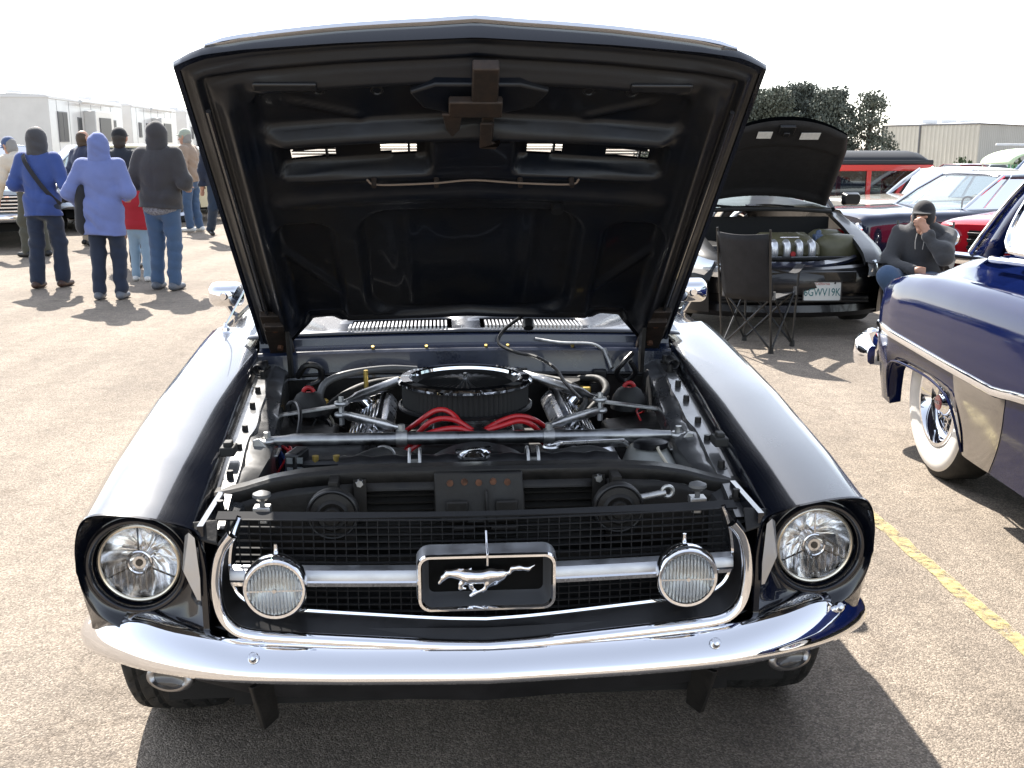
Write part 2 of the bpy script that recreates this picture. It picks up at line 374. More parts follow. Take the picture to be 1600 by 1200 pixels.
# fender: section from the hood gap over the crown and down the side, front edge = the lamp eyebrow
ARCH_R, AX = .365, 0.0
def fender_sec(y):
    xi = interp(y, [-.74, -.3, .2, .62, .9], [.590, .612, .640, .668, .70]); zi = interp(y, [-.74, -.45, 0, .62, .9], [.752, .785, .828, .880, .895])
    xc = interp(y, [-.74, -.4, .2, .9], [.765, .778, .80, .815]); zc = zi+interp(y, [-.74, 0, .9], [.036, .034, .022])
    xo = interp(y, [-.70, -.45, 0, .9], [.842, .862, .878, .888])
    f = sstep(-.74, -.45, y)
    zb = max(.23, .31+math.sqrt(max(0, ARCH_R**2-(y-AX)**2))) if abs(y-AX) < ARCH_R else interp(y, [-.74, -.55, -.45, -.37, .37, .9], [.535, .45, .34, .26, .23, .23])
    S = [(xi-.004, zi-.05), (xi, zi-.006), (xi+.006, zi), (xi+(xc-xi)*.45, zi+(zc-zi)*.72), (xc, zc), (xc+(xo-xc)*.42, zc-.013), (xc+(xo-xc)*.75, zc-.042), (xo-.006, zc-.090), (xo, .645), (xo-.002, max(.575, zb+.012)), (xo-.012, max(.50, zb+.008)), (xo-.022, max(zb+.004, .36)), (xo-.024, zb), (xo-.055, zb+.004)]
    return S
ysf = [-.738, -.70, -.64, -.55, -.46, -.40, -.364, -.36, -.35, -.33, -.30, -.25, -.18, -.09, 0, .09, .18, .25, .30, .33, .35, .36, .364, .42, .52, .62, .72, .78]
rings = []
for k, y in enumerate(ysf):
    S = fender_sec(y); ring = []
    for i, (x, z) in enumerate(S):
        yy = y
        if k == 0:      # follow the front outline
            if i >= 5: yy = interp(z, [.535, .585, .645, .71, .768, .79], [-.675, -.675, -.685, -.70, -.728, -.745])
            x = min(x, interp(z, [.535, .585, .645, .71, .768, .79], [.800, .832, .842, .836, .808, .77])) if i >= 5 else x
        if k == 1 and i >= 5: yy = max(y, interp(z, [.535, .645, .768], [-.655, -.665, -.705]))
        ring.append((x, yy, z))
    rings.append(ring)
mb = MB(); mb.loft(rings, False, False)
FL = pair(mb, 'fender', NAVY, ang=50)
# nose cap with the lamp bucket
oc = closed_curve(OUT, 5)
def capring(r, y, t=0.0):
    out = []
    for p in oc:
        a = math.atan2(p.z-HLZ, p.x-HLX); c = Vector((HLX+r*math.cos(a), y, HLZ+r*math.sin(a))); out.append(c.lerp(p, t))
    return out
mb = MB(); mb.loft([capring(.082, -.62), capring(.091, -.648), capring(.100, -.664), capring(.108, -.662), capring(.112, -.664, .22), capring(.112, -.668, .5), capring(.112, -.672, .8), capring(.112, -.68, .95), oc,
                    [p+Vector((0, .006, 0))+(p-Vector((HLX, p.y, HLZ)))*.012 for p in oc]], True, False)
caps = pair(mb, 'headlight_surround', NAVY, ang=60)
# vertical gill beside each lamp
mb = MB(); mb.loft([[(.584, -.742, .735), (.578, -.745, .65), (.580, -.742, .60)], [(.596, -.738, .745), (.612, -.735, .66), (.588, -.738, .60)], [(.606, -.728, .735), (.618, -.720, .66), (.594, -.726, .61)]], False, False)
pair(mb, 'side_gill', SATIN, ang=30)
# headlights
def headlight(sx):
    c = Vector((sx*HLX, -.645, HLZ)); h = MB(); n = 64
    prof = [(.010, -.060), (.03, -.052), (.05, -.038), (.068, -.018), (.079, 0.0)]
    rr = []
    for i in range(n):
        a = 2*math.pi*i/n; ring = []
        for q, (r, hh) in enumerate(prof):
            wob = .0035*math.sin(9*a+q*2.1)*math.sin(q*1.3+.4)+.002*random.uniform(-1, 1)*(q > 0)
            ring.append(Vector((r*math.cos(a), -(hh+wob), r*math.sin(a)))+c)
        rr.append(ring)
    rr.append(rr[0]); h.loft(rr, False, False); hd = h.build('headlight', REFLECT, CAR, ang=25)
    MB().torus(c+Vector((0, -.004, 0)), .0825, .0045, 56, 8, 'y').build('trim_ring', mat('ivory_trim', (.62, .57, .48), .25, .9), hd)
    MB().lathe([(.0001, .012), (.03, .011), (.055, .008), (.074, .002), (.079, -.002)], 48, c, 'y').build('lens', LAMPGLASS, hd, ang=180)
    b = MB().cyl(c+Vector((0, .05, 0)), c+Vector((0, -.002, 0)), .017, .014, 20); b.torus(c+Vector((0, .0, 0)), .024, .004, 24, 8, 'y'); b.build('bulb_shield', CHROME2, hd)
    MB().cyl(c+Vector((0, -.0025, 0)), c+Vector((0, -.0055, 0)), .008, .007, 14).build('bulb', BLK2, hd)
    s = MB()
    for a in (R(90), R(208), R(332)): s.tube([c+Vector((.022*math.cos(a), -.001, .022*math.sin(a))), c+Vector((.077*math.cos(a), .004, .077*math.sin(a)))], .0022, 6)
    s.build('lens_rib', CHROME2, hd)
    # fluted glass blocks moulded in the lens
    f = MB()
    for k in range(11):
        x = -.065+.013*k; zz = math.sqrt(max(0, .072**2-x*x))
        if zz > .02: f.box(c+Vector((x, -.005, -zz*.5)), (.0035, .003, zz*.8))
    f.build('lens_flute', LAMPGLASS, hd)
    bz = MB().torus(Vector((sx*HLX, -.664, HLZ)), .0985, .008, 56, 10, 'y', rz=.010); bz.build('headlight_bezel', NAVY, CAR)
headlight(-1); headlight(1)

# ---- grille surround, bars, mesh
def gy(x): return -.788+.036*(abs(x)/.55)**1.6
outer = [(.512, .746), (.535, .715), (.548, .672), (.552, .62), (.544, .572), (.522, .540), (.485, .524), (.40, .517), (.25, .509), (.10, .500), (0, .496)]
inner = [(.503, .748), (.516, .715), (.526, .672), (.529, .632), (.522, .595), (.503, .568), (.468, .553), (.39, .545), (.25, .536), (.10, .526), (0, .522)]
oc3 = bez([(x, gy(x), z) for x, z in outer], 5); ic3 = bez([(x, gy(x)+.062, z+.013) for x, z in inner], 5)
full = lambda c: [Vector((-p.x, p.y, p.z)) for p in c[:-1]]+[Vector(p) for p in reversed(c)]
ofull, ifull = full(oc3), full(ic3)
mb = MB(); mb.loft([ofull, [o.lerp(i, .18)+Vector((0, -.002, 0)) for o, i in zip(ofull, ifull)], [o.lerp(i, .6) for o, i in zip(ofull, ifull)], ifull], False, False)
SUR = mb.build('grille_surround', SATBLK, CAR, ang=60)
def band(path, prof, name, m, parent):       # sweep a small profile given as (offset towards outside, offset y)
    rings = []; n = len(path)
    for i, p in enumerate(path):
        d = (path[min(i+1, n-1)]-path[max(i-1, 0)]).normalized(); nr = Vector((d.z, 0, -d.x)).normalized()
        if nr.dot(Vector((p.x, 0, p.z-.70))) < 0: nr = -nr
        rings.append([p+nr*a+Vector((0, b, 0)) for a, b in prof])
    return MB().loft(rings, True, True).build(name, m, parent, ang=50)
band(ofull, [(-.016, .010), (-.016, -.001), (-.009, -.008), (.001, -.008), (.007, .002), (.005, .014)], 'outer_molding', CHROME, SUR)
band(ifull, [(-.004, .004), (-.004, -.004), (.001, -.006), (.005, -.002), (.005, .004)], 'inner_molding', CHROME, SUR)
mb = MB()
gmy = lambda x: gy(x)+.085
for i in range(-23, 24):
    x = i*.0222
    zb = interp(abs(x), [0, .25, .39, .47, .51, .53], [.522, .535, .545, .555, .575, .64])
    mb.box((x, gmy(x), (zb+.748)/2), (.0018, .006, .748-zb))
for k in range(15):
    z = .530+k*.0155; xm = interp(z, [.522, .54, .555, .58, .63, .70, .75], [.04, .30, .455, .50, .522, .515, .50])
    pts = [Vector((-xm+2*xm*q/24, gmy(-xm+2*xm*q/24)-.002, z)) for q in range(25)]
    mb.loft([[p+Vector((0, -.004, -.0009)), p+Vector((0, .004, -.0009)), p+Vector((0, .004, .0009)), p+Vector((0, -.004, .0009))] for p in pts])
tag(mb.build('grille_mesh', mat('grille_wire_grey', (.020, .020, .021), .7, 0, 0, .15), CAR, ang=30), kind='stuff')
for s in (-1, 1):
    b = MB(); r_ = []
    for q in range(9):
        x = s*(.14+.385*q/8); y = gy(x)+.042
        r_.append([(x, y+.024, .655), (x, y+.002, .652), (x, y-.003, .645), (x, y-.004, .631), (x, y, .625), (x, y+.024, .624)])
    b.loft(r_); bar = b.build('grille_bar', SATIN, CAR, ang=35)
    b = MB(); b.loft([[(x, y-.003, .6325), (x, y-.0075, .6285), (x, y-.006, .620), (x, y+.004, .618)] for x, y in [(s*(.14+.385*q/8), gy(.14+.385*q/8)+.042) for q in range(9)]]); b.build('bar_chrome_edge', CHROME, bar, ang=40)
# corral with running horse
def rrect(w, h, r, y, cz, n=6, cx=0.0, dv=.0):
    P = []
    for (sx, sz, a0) in ((1, 1, 0), (-1, 1, 90), (-1, -1, 180), (1, -1, 270)):
        for k in range(n+1):
            a = R(a0+90*k/n); x = cx+sx*(w-r)+r*math.cos(a); P.append(Vector((x, y+dv*(abs(x)/w)**1.5, cz+sz*(h-r)+r*math.sin(a))))
    return P
CZ = .643
mb = MB(); mb.loft([rrect(.143, .062, .028, -.742, CZ+.003), rrect(.142, .061, .026, -.770, CZ), rrect(.140, .060, .024, -.797, CZ, dv=.012)], True, False)
COR = mb.build('emblem_corral', SATIN, CAR, ang=50)
mb = MB(); mb.loft([rrect(.1405, .0605, .024, -.796, CZ, dv=.012), rrect(.1385, .0585, .023, -.803, CZ, dv=.012), rrect(.133, .054, .020, -.804, CZ, dv=.012), rrect(.1305, .0515, .019, -.797, CZ, dv=.012)], True, False)
mb.build('corral_rim', CHROME, COR, ang=50)
mb = MB(); mb.loft([rrect(.1305, .0515, .019, -.797, CZ, dv=.012), rrect(.124, .046, .016, -.748, CZ), rrect(.118, .040, .012, -.738, CZ)], True, False)
mb.build('corral_inner', mat('corral_inner_grey', (.16, .165, .175), .45, .6), COR, ang=50)
mb = MB(); mb.loft([[(x-.001, -.735, z0), (x+.001, -.735, z0), (x+.001, -.735, z1), (x-.001, -.735, z1)] for x, z0, z1 in ((-.118, CZ-.04, CZ+.04), (.118, CZ-.04, CZ+.04))]); mb.build('corral_back', BLKFLAT, COR)
MB().prism([(-.002, -.745, CZ+.062), (-.002, -.745, CZ+.095), (-.002, -.775, CZ+.075), (-.002, -.808, CZ+.068), (-.002, -.808, CZ+.042), (-.002, -.800, CZ+.042), (-.002, -.798, CZ+.060)], (.004, 0, 0)).build('center_pin', CHROME2, COR, bevel=.001)
def hp(cx, cy, dy=0.0): return (((cx/5.714+620)-757)*.00131, -.772+dy, .645-((cy/5.714+830)-905)*.00138)
def hs(L): return [(hp(*a[:2], a[2] if len(a) > 2 else 0), hp(*b[:2], b[2] if len(b) > 2 else 0), ra, rb, 1, .8, 1) for a, b, ra, rb in L]
horse = hs([((362, 462), (400, 415), .0035, .0055), ((400, 415), (445, 380), .006, .0075), ((420, 352), (436, 375), .001, .003), ((445, 385), (520, 385), .0075, .009), ((520, 388), (620, 415), .010, .0145),
    ((620, 415), (720, 420), .0155, .0135), ((720, 420), (820, 405), .0135, .0145), ((820, 405), (920, 392), .0145, .008), ((920, 390), (985, 388), .007, .003),
    ((985, 388), (1010, 352), .003, .0045), ((1010, 350), (1070, 345), .0048, .0055), ((1070, 345), (1150, 358), .0052, .0042), ((1150, 356), (1208, 326), .004, .0012),
    ((470, 368), (540, 338), .003, .001), ((500, 368), (575, 340), .003, .001), ((560, 375), (650, 335), .004, .001),
    ((610, 440), (552, 470, -.004), .008, .0045), ((552, 470, -.004), (545, 508, -.004), .0042, .0032), ((545, 508, -.004), (590, 512, -.004), .0034, .0026),
    ((630, 450), (645, 510), .008, .0045), ((645, 510), (680, 540), .004, .003), ((680, 540), (655, 572), .003, .0035),
    ((850, 420), (790, 470, -.005), .0125, .006), ((790, 470, -.005), (762, 520, -.005), .005, .0035), ((762, 520, -.005), (665, 560, -.004), .0034, .0026), ((665, 560, -.004), (640, 575, -.004), .003, .004),
    ((910, 410), (860, 470), .011, .0055), ((860, 470), (770, 515), .0045, .003), ((770, 515), (750, 552), .0028, .003)])
sdf_obj('running_horse_emblem', horse, .0012, CHROME, COR, k=.004)
MB().cyl(hp(640, 430, .002), hp(640, 430, .04), .004).cyl(hp(820, 420, .002), hp(820, 420, .04), .004).build('emblem_stud', BLKFLAT, COR)
# fog lamps
for s in (-1, 1):
    c = Vector((.411 if s > 0 else -.424, -.775, .637))
    f = MB().lathe([(.0, -.075), (.03, -.07), (.048, -.05), (.061, -.018), (.064, .0), (.062, .006)], 40, c+Vector((0, .004, .006)), 'y').build('fog_lamp', CHROME, CAR, ang=60)
    MB().lathe([(.064, .004), (.0635, .010), (.060, .014), (.055, .013), (.053, .008)], 40, c, 'y').build('lamp_rim', CHROME, f, ang=50)
    MB().lathe([(.004, -.03), (.03, -.022), (.05, -.004), (.056, .004)], 32, c, 'y').build('reflector', REFLECT, f, ang=60)
    fl = MB()
    for k in range(15):
        x = -.049+.007*k; zz = math.sqrt(max(1e-6, .054**2-x*x))
        fl.tube([c+Vector((x, -.006-.008*math.cos(q*1.2), q*zz*.97)) for q in (-1, -.5, 0, .5, 1)], .0034, 6)
    fl.build('fluted_lens', mat('fluted_glass', (.85, .87, .86), .05, 0, spec=.6, trans=.75), f, ang=180)
    MB().box(c+Vector((0, -.0155, 0)), (.108, .002, .003)).cyl(c+Vector((0, -.012, 0)), c+Vector((0, -.018, 0)), .004).build('lens_bar', CHROME2, f)
    MB().cyl(c+Vector((0, .03, .062)), c+Vector((0, .03, .082)), .006, .004, 10).build('mount_stud', CHROME2, f)

# ---- bumper
path = [(0, -.840), (.12, -.836), (.30, -.828), (.47, -.816), (.60, -.792), (.70, -.755), (.78, -.705), (.84, -.648), (.875, -.60), (.888, -.56)]
zt = lambda x: interp(abs(x), [0, .3, .5, .62, .75, .84, .89], [.507, .511, .519, .535, .549, .545, .520])
zl = lambda x: interp(abs(x), [0, .3, .5, .65, .8, .86, .89], [.442, .444, .448, .452, .450, .440, .430])
bp_ = bez([(x, y, 0) for x, y in path], 4); bfull = [Vector((-p.x, p.y, 0)) for p in reversed(bp_)][:-1]+bp_
rings = []
for i, p in enumerate(bfull):
    d = (bfull[min(i+1, len(bfull)-1)]-bfull[max(i-1, 0)]).normalized(); nr = Vector((d.y, -d.x, 0))
    t, l = zt(p.x), zl(p.x); h = t-l; endf = 1-.55*sstep(.86, .89, abs(p.x))
    sec = [(-.100, .93), (-.085, 1.0), (-.066, 1.0), (-.050, .95), (-.036, .84), (-.020, .62), (-.008, .38), (-.001, .18), (-.004, .03), (-.016, 0), (-.05, -.03)]
    rings.append([p+nr*(a*endf)+Vector((0, 0, l+h*(b*endf+(1-endf)*.5))) for a, b in sec])
mb = MB(); mb.loft(rings, False, False); BMP = mb.build('front_bumper', CHROME, CAR, ang=70, solid=.003)
for x, y, z in ((.472, -.787, .500), (-.472, -.787, .500), (.775, -.675, .520)):
    MB().lathe([(.0, .008), (.007, .006), (.011, .0), (.012, -.006)], 16, (x, y-.012, z), 'y', rot=Matrix.Rotation(R(-38), 3, 'X')).build('bumper_bolt', CHROME2, BMP)
# apron sheet behind the bumper and lower valance
mb = MB(); S_ = []
for q in range(25):
    x = -.84+1.68*q/24; ax = abs(x)
    y = interp(ax, [0, .5, .7, .84], [-.775, -.745, -.69, -.60])
    S_.append([(x, y+.015, .53), (x, y-.01, .50), (x, y+.03, .44), (x, y+.045, .40), (x, y+.07, interp(ax, [0, .45, .62, .84], [.335, .345, .37, .41])), (x, y+.11, interp(ax, [0, .45, .62, .84], [.335, .345, .37, .41])-.005)])
mb.loft(S_, False, False); VAL = mb.build('front_valance', SATBLK, CAR, ang=50)
for s in (-1, 1):
    c = Vector((s*.665, -.695, .408)); rt = Euler((R(-12), 0, s*R(16))).to_matrix()
    MB().lathe([(.030, .006), (.036, .012), (.044, .010), (.048, 0), (.046, -.01)], 32, c, 'y', rot=rt, sx=1.15, sy=.62).build('turn_signal_bezel', mat('dull_chrome', (.30, .30, .31), .3, 1.0), VAL, ang=60)
    MB().lathe([(.0, -.006), (.02, -.004), (.034, .004)], 32, c, 'y', rot=rt, sx=1.15, sy=.62).build('turn_signal_lens', mat('smoked_lens', (.10, .09, .08), .15, 0, .8), VAL)
    MB().loft([[(s*(.497), -.74, .405), (s*.487, -.75, .405), (s*.445, -.70, .405), (s*.452, -.69, .405)], [(s*.492, -.66, .262), (s*.478, -.668, .262), (s*.452, -.64, .275), (s*.462, -.63, .275)]]).build('valance_brace', BLK, CAR, ang=30, bevel=.003)

# ---- wheels
def tyre_mesh(width, Rr, tread=True):
    def fn(u, v):
        a = 2*math.pi*u; t = -1+2*v; x = t*width/2
        r = Rr-.012*abs(t)**3.0-.022*max(0, (abs(t)-.82)/.18)**2
        return (x, r*math.cos(a), r*math.sin(a), a, t)
    mb = MB(); nu, nv = 216, 34
    vs = []
    for j in range(nv+1):
        for i in range(nu):
            x, c, s_, a, t = fn(i/nu, j/nv); h = 0
            if tread and abs(t) < .97:
                if min(abs(abs(t)-.28), abs(t)*1.0 if False else 9, abs(abs(t)-.66)) < .045: h = .007
                ph = (a*34/(2*math.pi)+abs(t)*1.9) % 1.0
                if ph < .17 and abs(t) > .10: h = .006
            r = math.hypot(c, s_); k = (r-h)/r; vs.append((x, c*k, s_*k))
    fs = [(j*nu+i, j*nu+(i+1) % nu, (j+1)*nu+(i+1) % nu, (j+1)*nu+i) for j in range(nv) for i in range(nu)]
    mb.add(vs, fs)
    w2 = width/2
    for s in (-1, 1):
        mb.lathe([(Rr-.034, s*w2), (Rr-.06, s*(w2+.008)), (Rr-.09, s*(w2+.004)), (Rr-.115, s*(w2-.012)), (Rr-.12, s*(w2-.05))], 72, (0, 0, 0), 'x')
    return mb
TW = tyre_mesh(.235, .325).mesh('tyre', TYRE, 32)
def coupe_wheel(x, y, tw):
    o = empty('wheel', (x, y, .322)); o.parent = CAR
    if x < 0: o.rotation_euler = (0, 0, math.pi)
    t = bpy.data.objects.new('tyre', tw); COL.objects.link(t); t.parent = o
    MB().lathe([(.205, -.1), (.2, .0), (.185, .06), (.2, .085), (.205, .112)], 40, (0, 0, 0), 'x').lathe([(.0, .07), (.05, .075), (.07, .06)], 30, (0, 0, 0), 'x').build('rim', CHROME2, o)
    sp = MB()
    for k in range(5):
        a = 2*math.pi*k/5; sp.prism([(.055, math.cos(a+e)*r, math.sin(a+e)*r) for e, r in ((-.45, .05), (-.14, .19), (.14, .19), (.45, .05))], (.03, 0, 0))
    sp.build('spoke', ALU, o, bevel=.004)
    MB().cyl((.0, 0, 0), (.03, 0, 0), .18, .18, 30).build('brake_disc', STEEL, o)
for x in (-.782, .782):
    coupe_wheel(x, 0, TW); coupe_wheel(x, 2.743, TW)
# wheel housings
for yw in (0, 2.743):
    for s in (-1, 1):
        mb = MB(); n = 20
        prof = [[(s*xx, yw+rr*math.cos(math.pi*i/n), .30+rr*math.sin(math.pi*i/n)) for i in range(n+1)] for xx, rr in ((.86, .372), (.60, .40), (.52, .40))]
        mb.loft(prof, False, False); mb.build('wheel_housing', BLKFLAT, CAR)
# underbody
MB().box((0, 1.5, .30), (1.45, 4.0, .10)).box((0, -.45, .38), (1.1, .35, .16)).build('floor_pan', BLKFLAT, CAR)
MB().tube([(-.70, -.02, .30), (-.35, -.05, .26), (0, -.08, .26), (.35, -.05, .26), (.70, -.02, .30)], .022, 10).box((0, .1, .25), (.5, .35, .06)).build('suspension_beam', BLK, CAR)

# ---- rear body, doors, cowl, roof
def side_sec(y):
    z = interp(y, [.78, 1.5, 2.3, 2.7, 3.3, 3.75, 3.84], [.885, .895, .905, .925, .90, .86, .83]); xo = interp(y, [.78, 2.0, 3.2, 3.75, 3.84], [.886, .892, .88, .83, .79])
    zb = .23 if abs(y-2.743) >= .365 else max(.23, .31+math.sqrt(.365**2-(y-2.743)**2)); zb = max(zb, interp(y, [3.1, 3.5, 3.84], [.23, .32, .40]))
    xi = interp(y, [.78, 1.4, 2.6, 3.84], [.70, .70, .68, .66])
    return [(xi, z+.01), (xi+.06, z+.018), (xo-.06, z+.006), (xo-.025, z-.03), (xo-.004, z-.10), (xo, .65), (xo-.003, max(.56, zb+.02)), (xo-.02, max(.45, zb+.012)), (xo-.03, zb), (xo-.07, zb)]
ysb = [.786, .95, 1.2, 1.6, 1.95, 2.2, 2.36, 2.378, 2.40, 2.45, 2.52, 2.62, 2.743, 2.86, 2.96, 3.04, 3.09, 3.108, 3.12, 3.3, 3.55, 3.75, 3.84]
mb = MB(); mb.loft([[(x, y, z) for x, z in side_sec(y)] for y in ysb[:6]], False, False); pair(mb, 'door', NAVY, ang=50)
mb = MB(); mb.loft([[(x, y, z) for x, z in side_sec(y)] for y in [2.206]+ysb[6:]], False, False); pair(mb, 'rear_quarter', NAVY, ang=50)
for s in (-1, 1): MB().tube([(s*.895, 1.98, .74), (s*.912, 1.96, .74), (s*.912, 1.84, .74), (s*.895, 1.82, .74)], .008, 8).build('door_handle', CHROME, CAR)
mb = MB(); mb.grid(12, 14, lambda u, v: ((u*2-1)*.685, 2.72+1.12*v, interp(v, [0, .5, .9, 1], [.945, .935, .88, .845])+.03*(1-(u*2-1)**2)))
mb.build('trunk_lid', NAVY, CAR, ang=60)
mb = MB(); mb.grid(10, 4, lambda u, v: ((u*2-1)*.80, 3.84+.02*v, .83-.42*v)); mb.build('tail_panel', NAVY, CAR)
MB().box((0, 3.90, .50), (1.66, .09, .12)).build('rear_bumper', CHROME, CAR, bevel=.03)
# cowl top with vents
def cz(x, y): return interp(y, [.585, .63, .95], [.898, .905, .945])+.018*(1-(x/.72)**2)
mb = MB(); mb.grid(30, 10, lambda u, v: ((u*2-1)*.70, .60+.36*v, cz((u*2-1)*.70, .60+.36*v)), skip=lambda u, v: .11 < v < .42 and .045 < abs(u-.5) < .275 )
COWL = mb.build('cowl_panel', NAVY, CAR, ang=60, solid=.004)
for s in (-1, 1):
    MB().box((s*.222, .685, .885), (.34, .13, .004)).build('vent_recess', BLKFLAT, COWL)
    v_ = MB()
    for k in range(26): v_.box((s*(.066+.0125*k), .69, cz(.066+.0125*k, .69)-.004), (.006, .125, .012))
    tag(v_.build('vent_fins', mat('vent_fin_paint', (.60, .61, .63), .3, .6), COWL, ang=30), kind='stuff')
# cowl front face, firewall
mb = MB(); mb.loft([[(x, y, z+.012*(1-(x/.66)**2)) for x in np.linspace(-.66, .66, 25)] for y, z in ((.605, .900), (.592, .893), (.588, .872), (.575, .862), (.548, .860), (.540, .853), (.536, .80), (.530, .775))], False, False)
mb.build('cowl_front', NAVYIN, CAR, ang=35)
cf = MB()
for x in (-.30, -.13, .06, .13, .34): cf.cyl((x, .560, .872), (x, .556, .880), .006, .005, 8)
cf.build('cowl_bolt', BRASS, CAR)
MB().box((0, .55, .56), (1.25, .02, .46)).build('firewall', BLK, CAR)
MB().tube(bez([(-.62, .53, .79), (-.3, .525, .80), (0, .52, .795), (.3, .525, .79), (.58, .53, .785)], 6), .006, 8).build('wiring_loom', BLK2, CAR)
# greenhouse
gp = dict(A0=(.70, .93, .935), A1=(.575, 1.46, 1.285), C1=(.55, 2.28, 1.28), C0=(.66, 2.80, .945))
V3 = lambda t, s=1: Vector((t[0]*s, t[1], t[2]))
mb = MB(); mb.grid(14, 10, lambda u, v: V3((.575-.02*v, 1.46+.84*v, 1.285), u*2-1)+Vector((0, 0, .045*(1-(u*2-1)**2)+.02*math.sin(math.pi*v)))); ROOF = mb.build('roof', NAVY, CAR, ang=70, solid=.02)
for s in (-1, 1):
    MB().tube([V3(gp['A0'], s), V3(gp['A0'], s).lerp(V3(gp['A1'], s), .5)+Vector((s*.01, 0, .015)), V3(gp['A1'], s)], .02, 8).build('windshield_pillar', NAVY, CAR)
    MB().tube([V3(gp['A0'], s)+Vector((s*.0, -.02, .012)), V3(gp['A1'], s)+Vector((0, -.02, .015))], .008, 6).build('pillar_trim', CHROME, CAR)
    mb = MB(); mb.prism([V3((.70, 2.25, .93), s), V3((.655, 2.80, .945), s), V3((.56, 2.32, 1.285), s), V3((.565, 2.10, 1.285), s)], (-s*.03, 0, 0)); mb.build('rear_pillar', NAVY, CAR)
    mb = MB(); mb.add([V3((.695, 1.02, .93), s), V3((.695, 2.24, .93), s), V3((.565, 2.10, 1.28), s), V3((.572, 1.50, 1.28), s)], [(0, 1, 2, 3)]); mb.build('side_window', DGLASS, CAR)
mb = MB(); mb.grid(12, 6, lambda u, v: V3(gp['A0'], u*2-1).lerp(V3(gp['A1'], u*2-1), v)+Vector((0, -.09*(1-(u*2-1)**2), .012*(1-(u*2-1)**2)))); mb.build('windshield', GLASS, CAR, ang=180)
mb = MB(); mb.grid(12, 6, lambda u, v: V3(gp['C0'], u*2-1).lerp(V3((.55, 2.30, 1.285), u*2-1), v)+Vector((0, .05*(1-(u*2-1)**2), .02*(1-(u*2-1)**2)))); mb.build('rear_window', DGLASS, CAR, ang=180)
MB().box((0, 1.08, .86), (1.34, .3, .12)).build('dashboard', SEAT, CAR, bevel=.03)
for s in (-1, 1): MB().box((s*.36, 1.75, .55), (.52, .5, .25)).box((s*.36, 2.0, .80), (.50, .14, .50), (R(12), 0, 0)).build('front_seat', SEAT, CAR, bevel=.05)
MB().torus((-.36, 1.38, .86), .19, .012, 32, 8, 'y', rot=Matrix.Rotation(R(25), 3, 'X')).build('steering_wheel', BLK2, CAR)
for s in (-1, 1):
    t = MB().tube(bez([(s*.20, .80, .955), (s*.33, .86, .965), (s*.62, .95, .985)], 5), .006, 6).build('wiper', CHROME2, CAR)
# mirrors
for s in (-1, 1):
    m_ = MB(); c = Vector((s*.885, 1.24, .957))
    m_.loft([rrect(.030, .018, .017, c.y-.045, c.z, cx=c.x, n=5), rrect(.050, .033, .026, c.y-.036, c.z, cx=c.x, n=5), rrect(.060, .042, .028, c.y-.015, c.z, cx=c.x, n=5), rrect(.064, .046, .028, c.y+.02, c.z, cx=c.x, n=5)])
    mo = m_.build('side_mirror', CHROME, CAR, ang=50)
    MB().cyl(c+Vector((0, -.03, .0)), c+Vector((0, -.055, -.0)), .022, .012, 16).tube([c+Vector((0, 0, -.03)), c+Vector((-s*.02, .02, -.075)), c+Vector((-s*.05, .03, -.09))], .011, 8).build('mirror_stalk', CHROME, mo)
# antenna base on the left fender
MB().lathe([(.024, .0), (.022, .006), (.013, .014), (.012, .024), (.006, .030), (.004, .04)], 20, (-.785, .70, .898)).build('antenna_base', CHROME, CAR)
MB().tube([(-.785, .70, .93), (-.74, .78, 1.02), (-.69, .86, 1.12)], .0035, 6).build('antenna_mast', CHROME, CAR)

# ------------------------------------------------------------------ engine bay
# ledges along the fenders
def ledge(s):
    mb = MB(); rows = []
    for y in np.linspace(-.66, .55, 40):
        xi = interp(y, [-.74, -.3, .2, .62], [.590, .612, .640, .668]); zf = interp(y, [-.74, -.45, 0, .62], [.752, .785, .828, .880])
        xn = interp(y, [-.66, -.48, -.25, 0, .55], [.545, .525, .505, .525, .575]); zz = zf-interp(y, [-.66, -.3, .3, .55], [.045, .030, .035, .05])
        wv = .004*math.sin(y*26)+.003*math.sin(y*61+s)
        sm_ = xi-.052+.0015*math.sin(y*21)+.008*float(sstep(-.12, -.15, y))-.006*float(sstep(.2, .17, y))
        rows.append([(s*(xi+.002), y, zz-.012), (s*(xi-.018), y, zz-.014), (s*(xi-.022), y, zz+.006), (s*sm_, y, zz+.006), (s*(sm_-.003), y, zz-.004+wv), (s*(xn+.02), y, zz-.006+wv), (s*xn, y, zz-.014), (s*(xn-.006), y, zz-.03), (s*(xn-.01), y, .40)])
    mb.loft(rows, False, False); o = mb.build('fender_apron', APRON, CAR, ang=30)
    for y in (-.58, -.42, -.25, -.12, .06, .20, .36, .47):
        xi = interp(y, [-.74, -.3, .2, .62], [.590, .612, .640, .668]); zf = interp(y, [-.74, -.45, 0, .62], [.752, .785, .828, .880])
        MB().cyl((s*(xi-.034), y, zf-.040), (s*(xi-.034), y, zf-.012), .010, .008, 6).cyl((s*(xi-.034), y, zf-.036), (s*(xi-.034), y, zf-.030), .015, .015, 12).build('apron_bolt', BLK, o)
    # rubber bumper block
    y = -.33; MB().box((s*.590, y, .800), (.034, .05, .022)).box((s*.590, y, .815), (.020, .03, .012)).build('rubber_block', RUBBER, o, bevel=.003)
    # hood hinge spring
    sp = MB(); c = Vector((s*.632, .40, .845)); pts = []
    for q in range(80): a = q*.55; pts.append(c+Vector((.016*math.cos(a), -.03+.0008*q, .016*math.sin(a))))
    sp.tube(pts, .003, 6); sp.build('hinge_spring', BLK2, o)
ledge(-1); ledge(1)
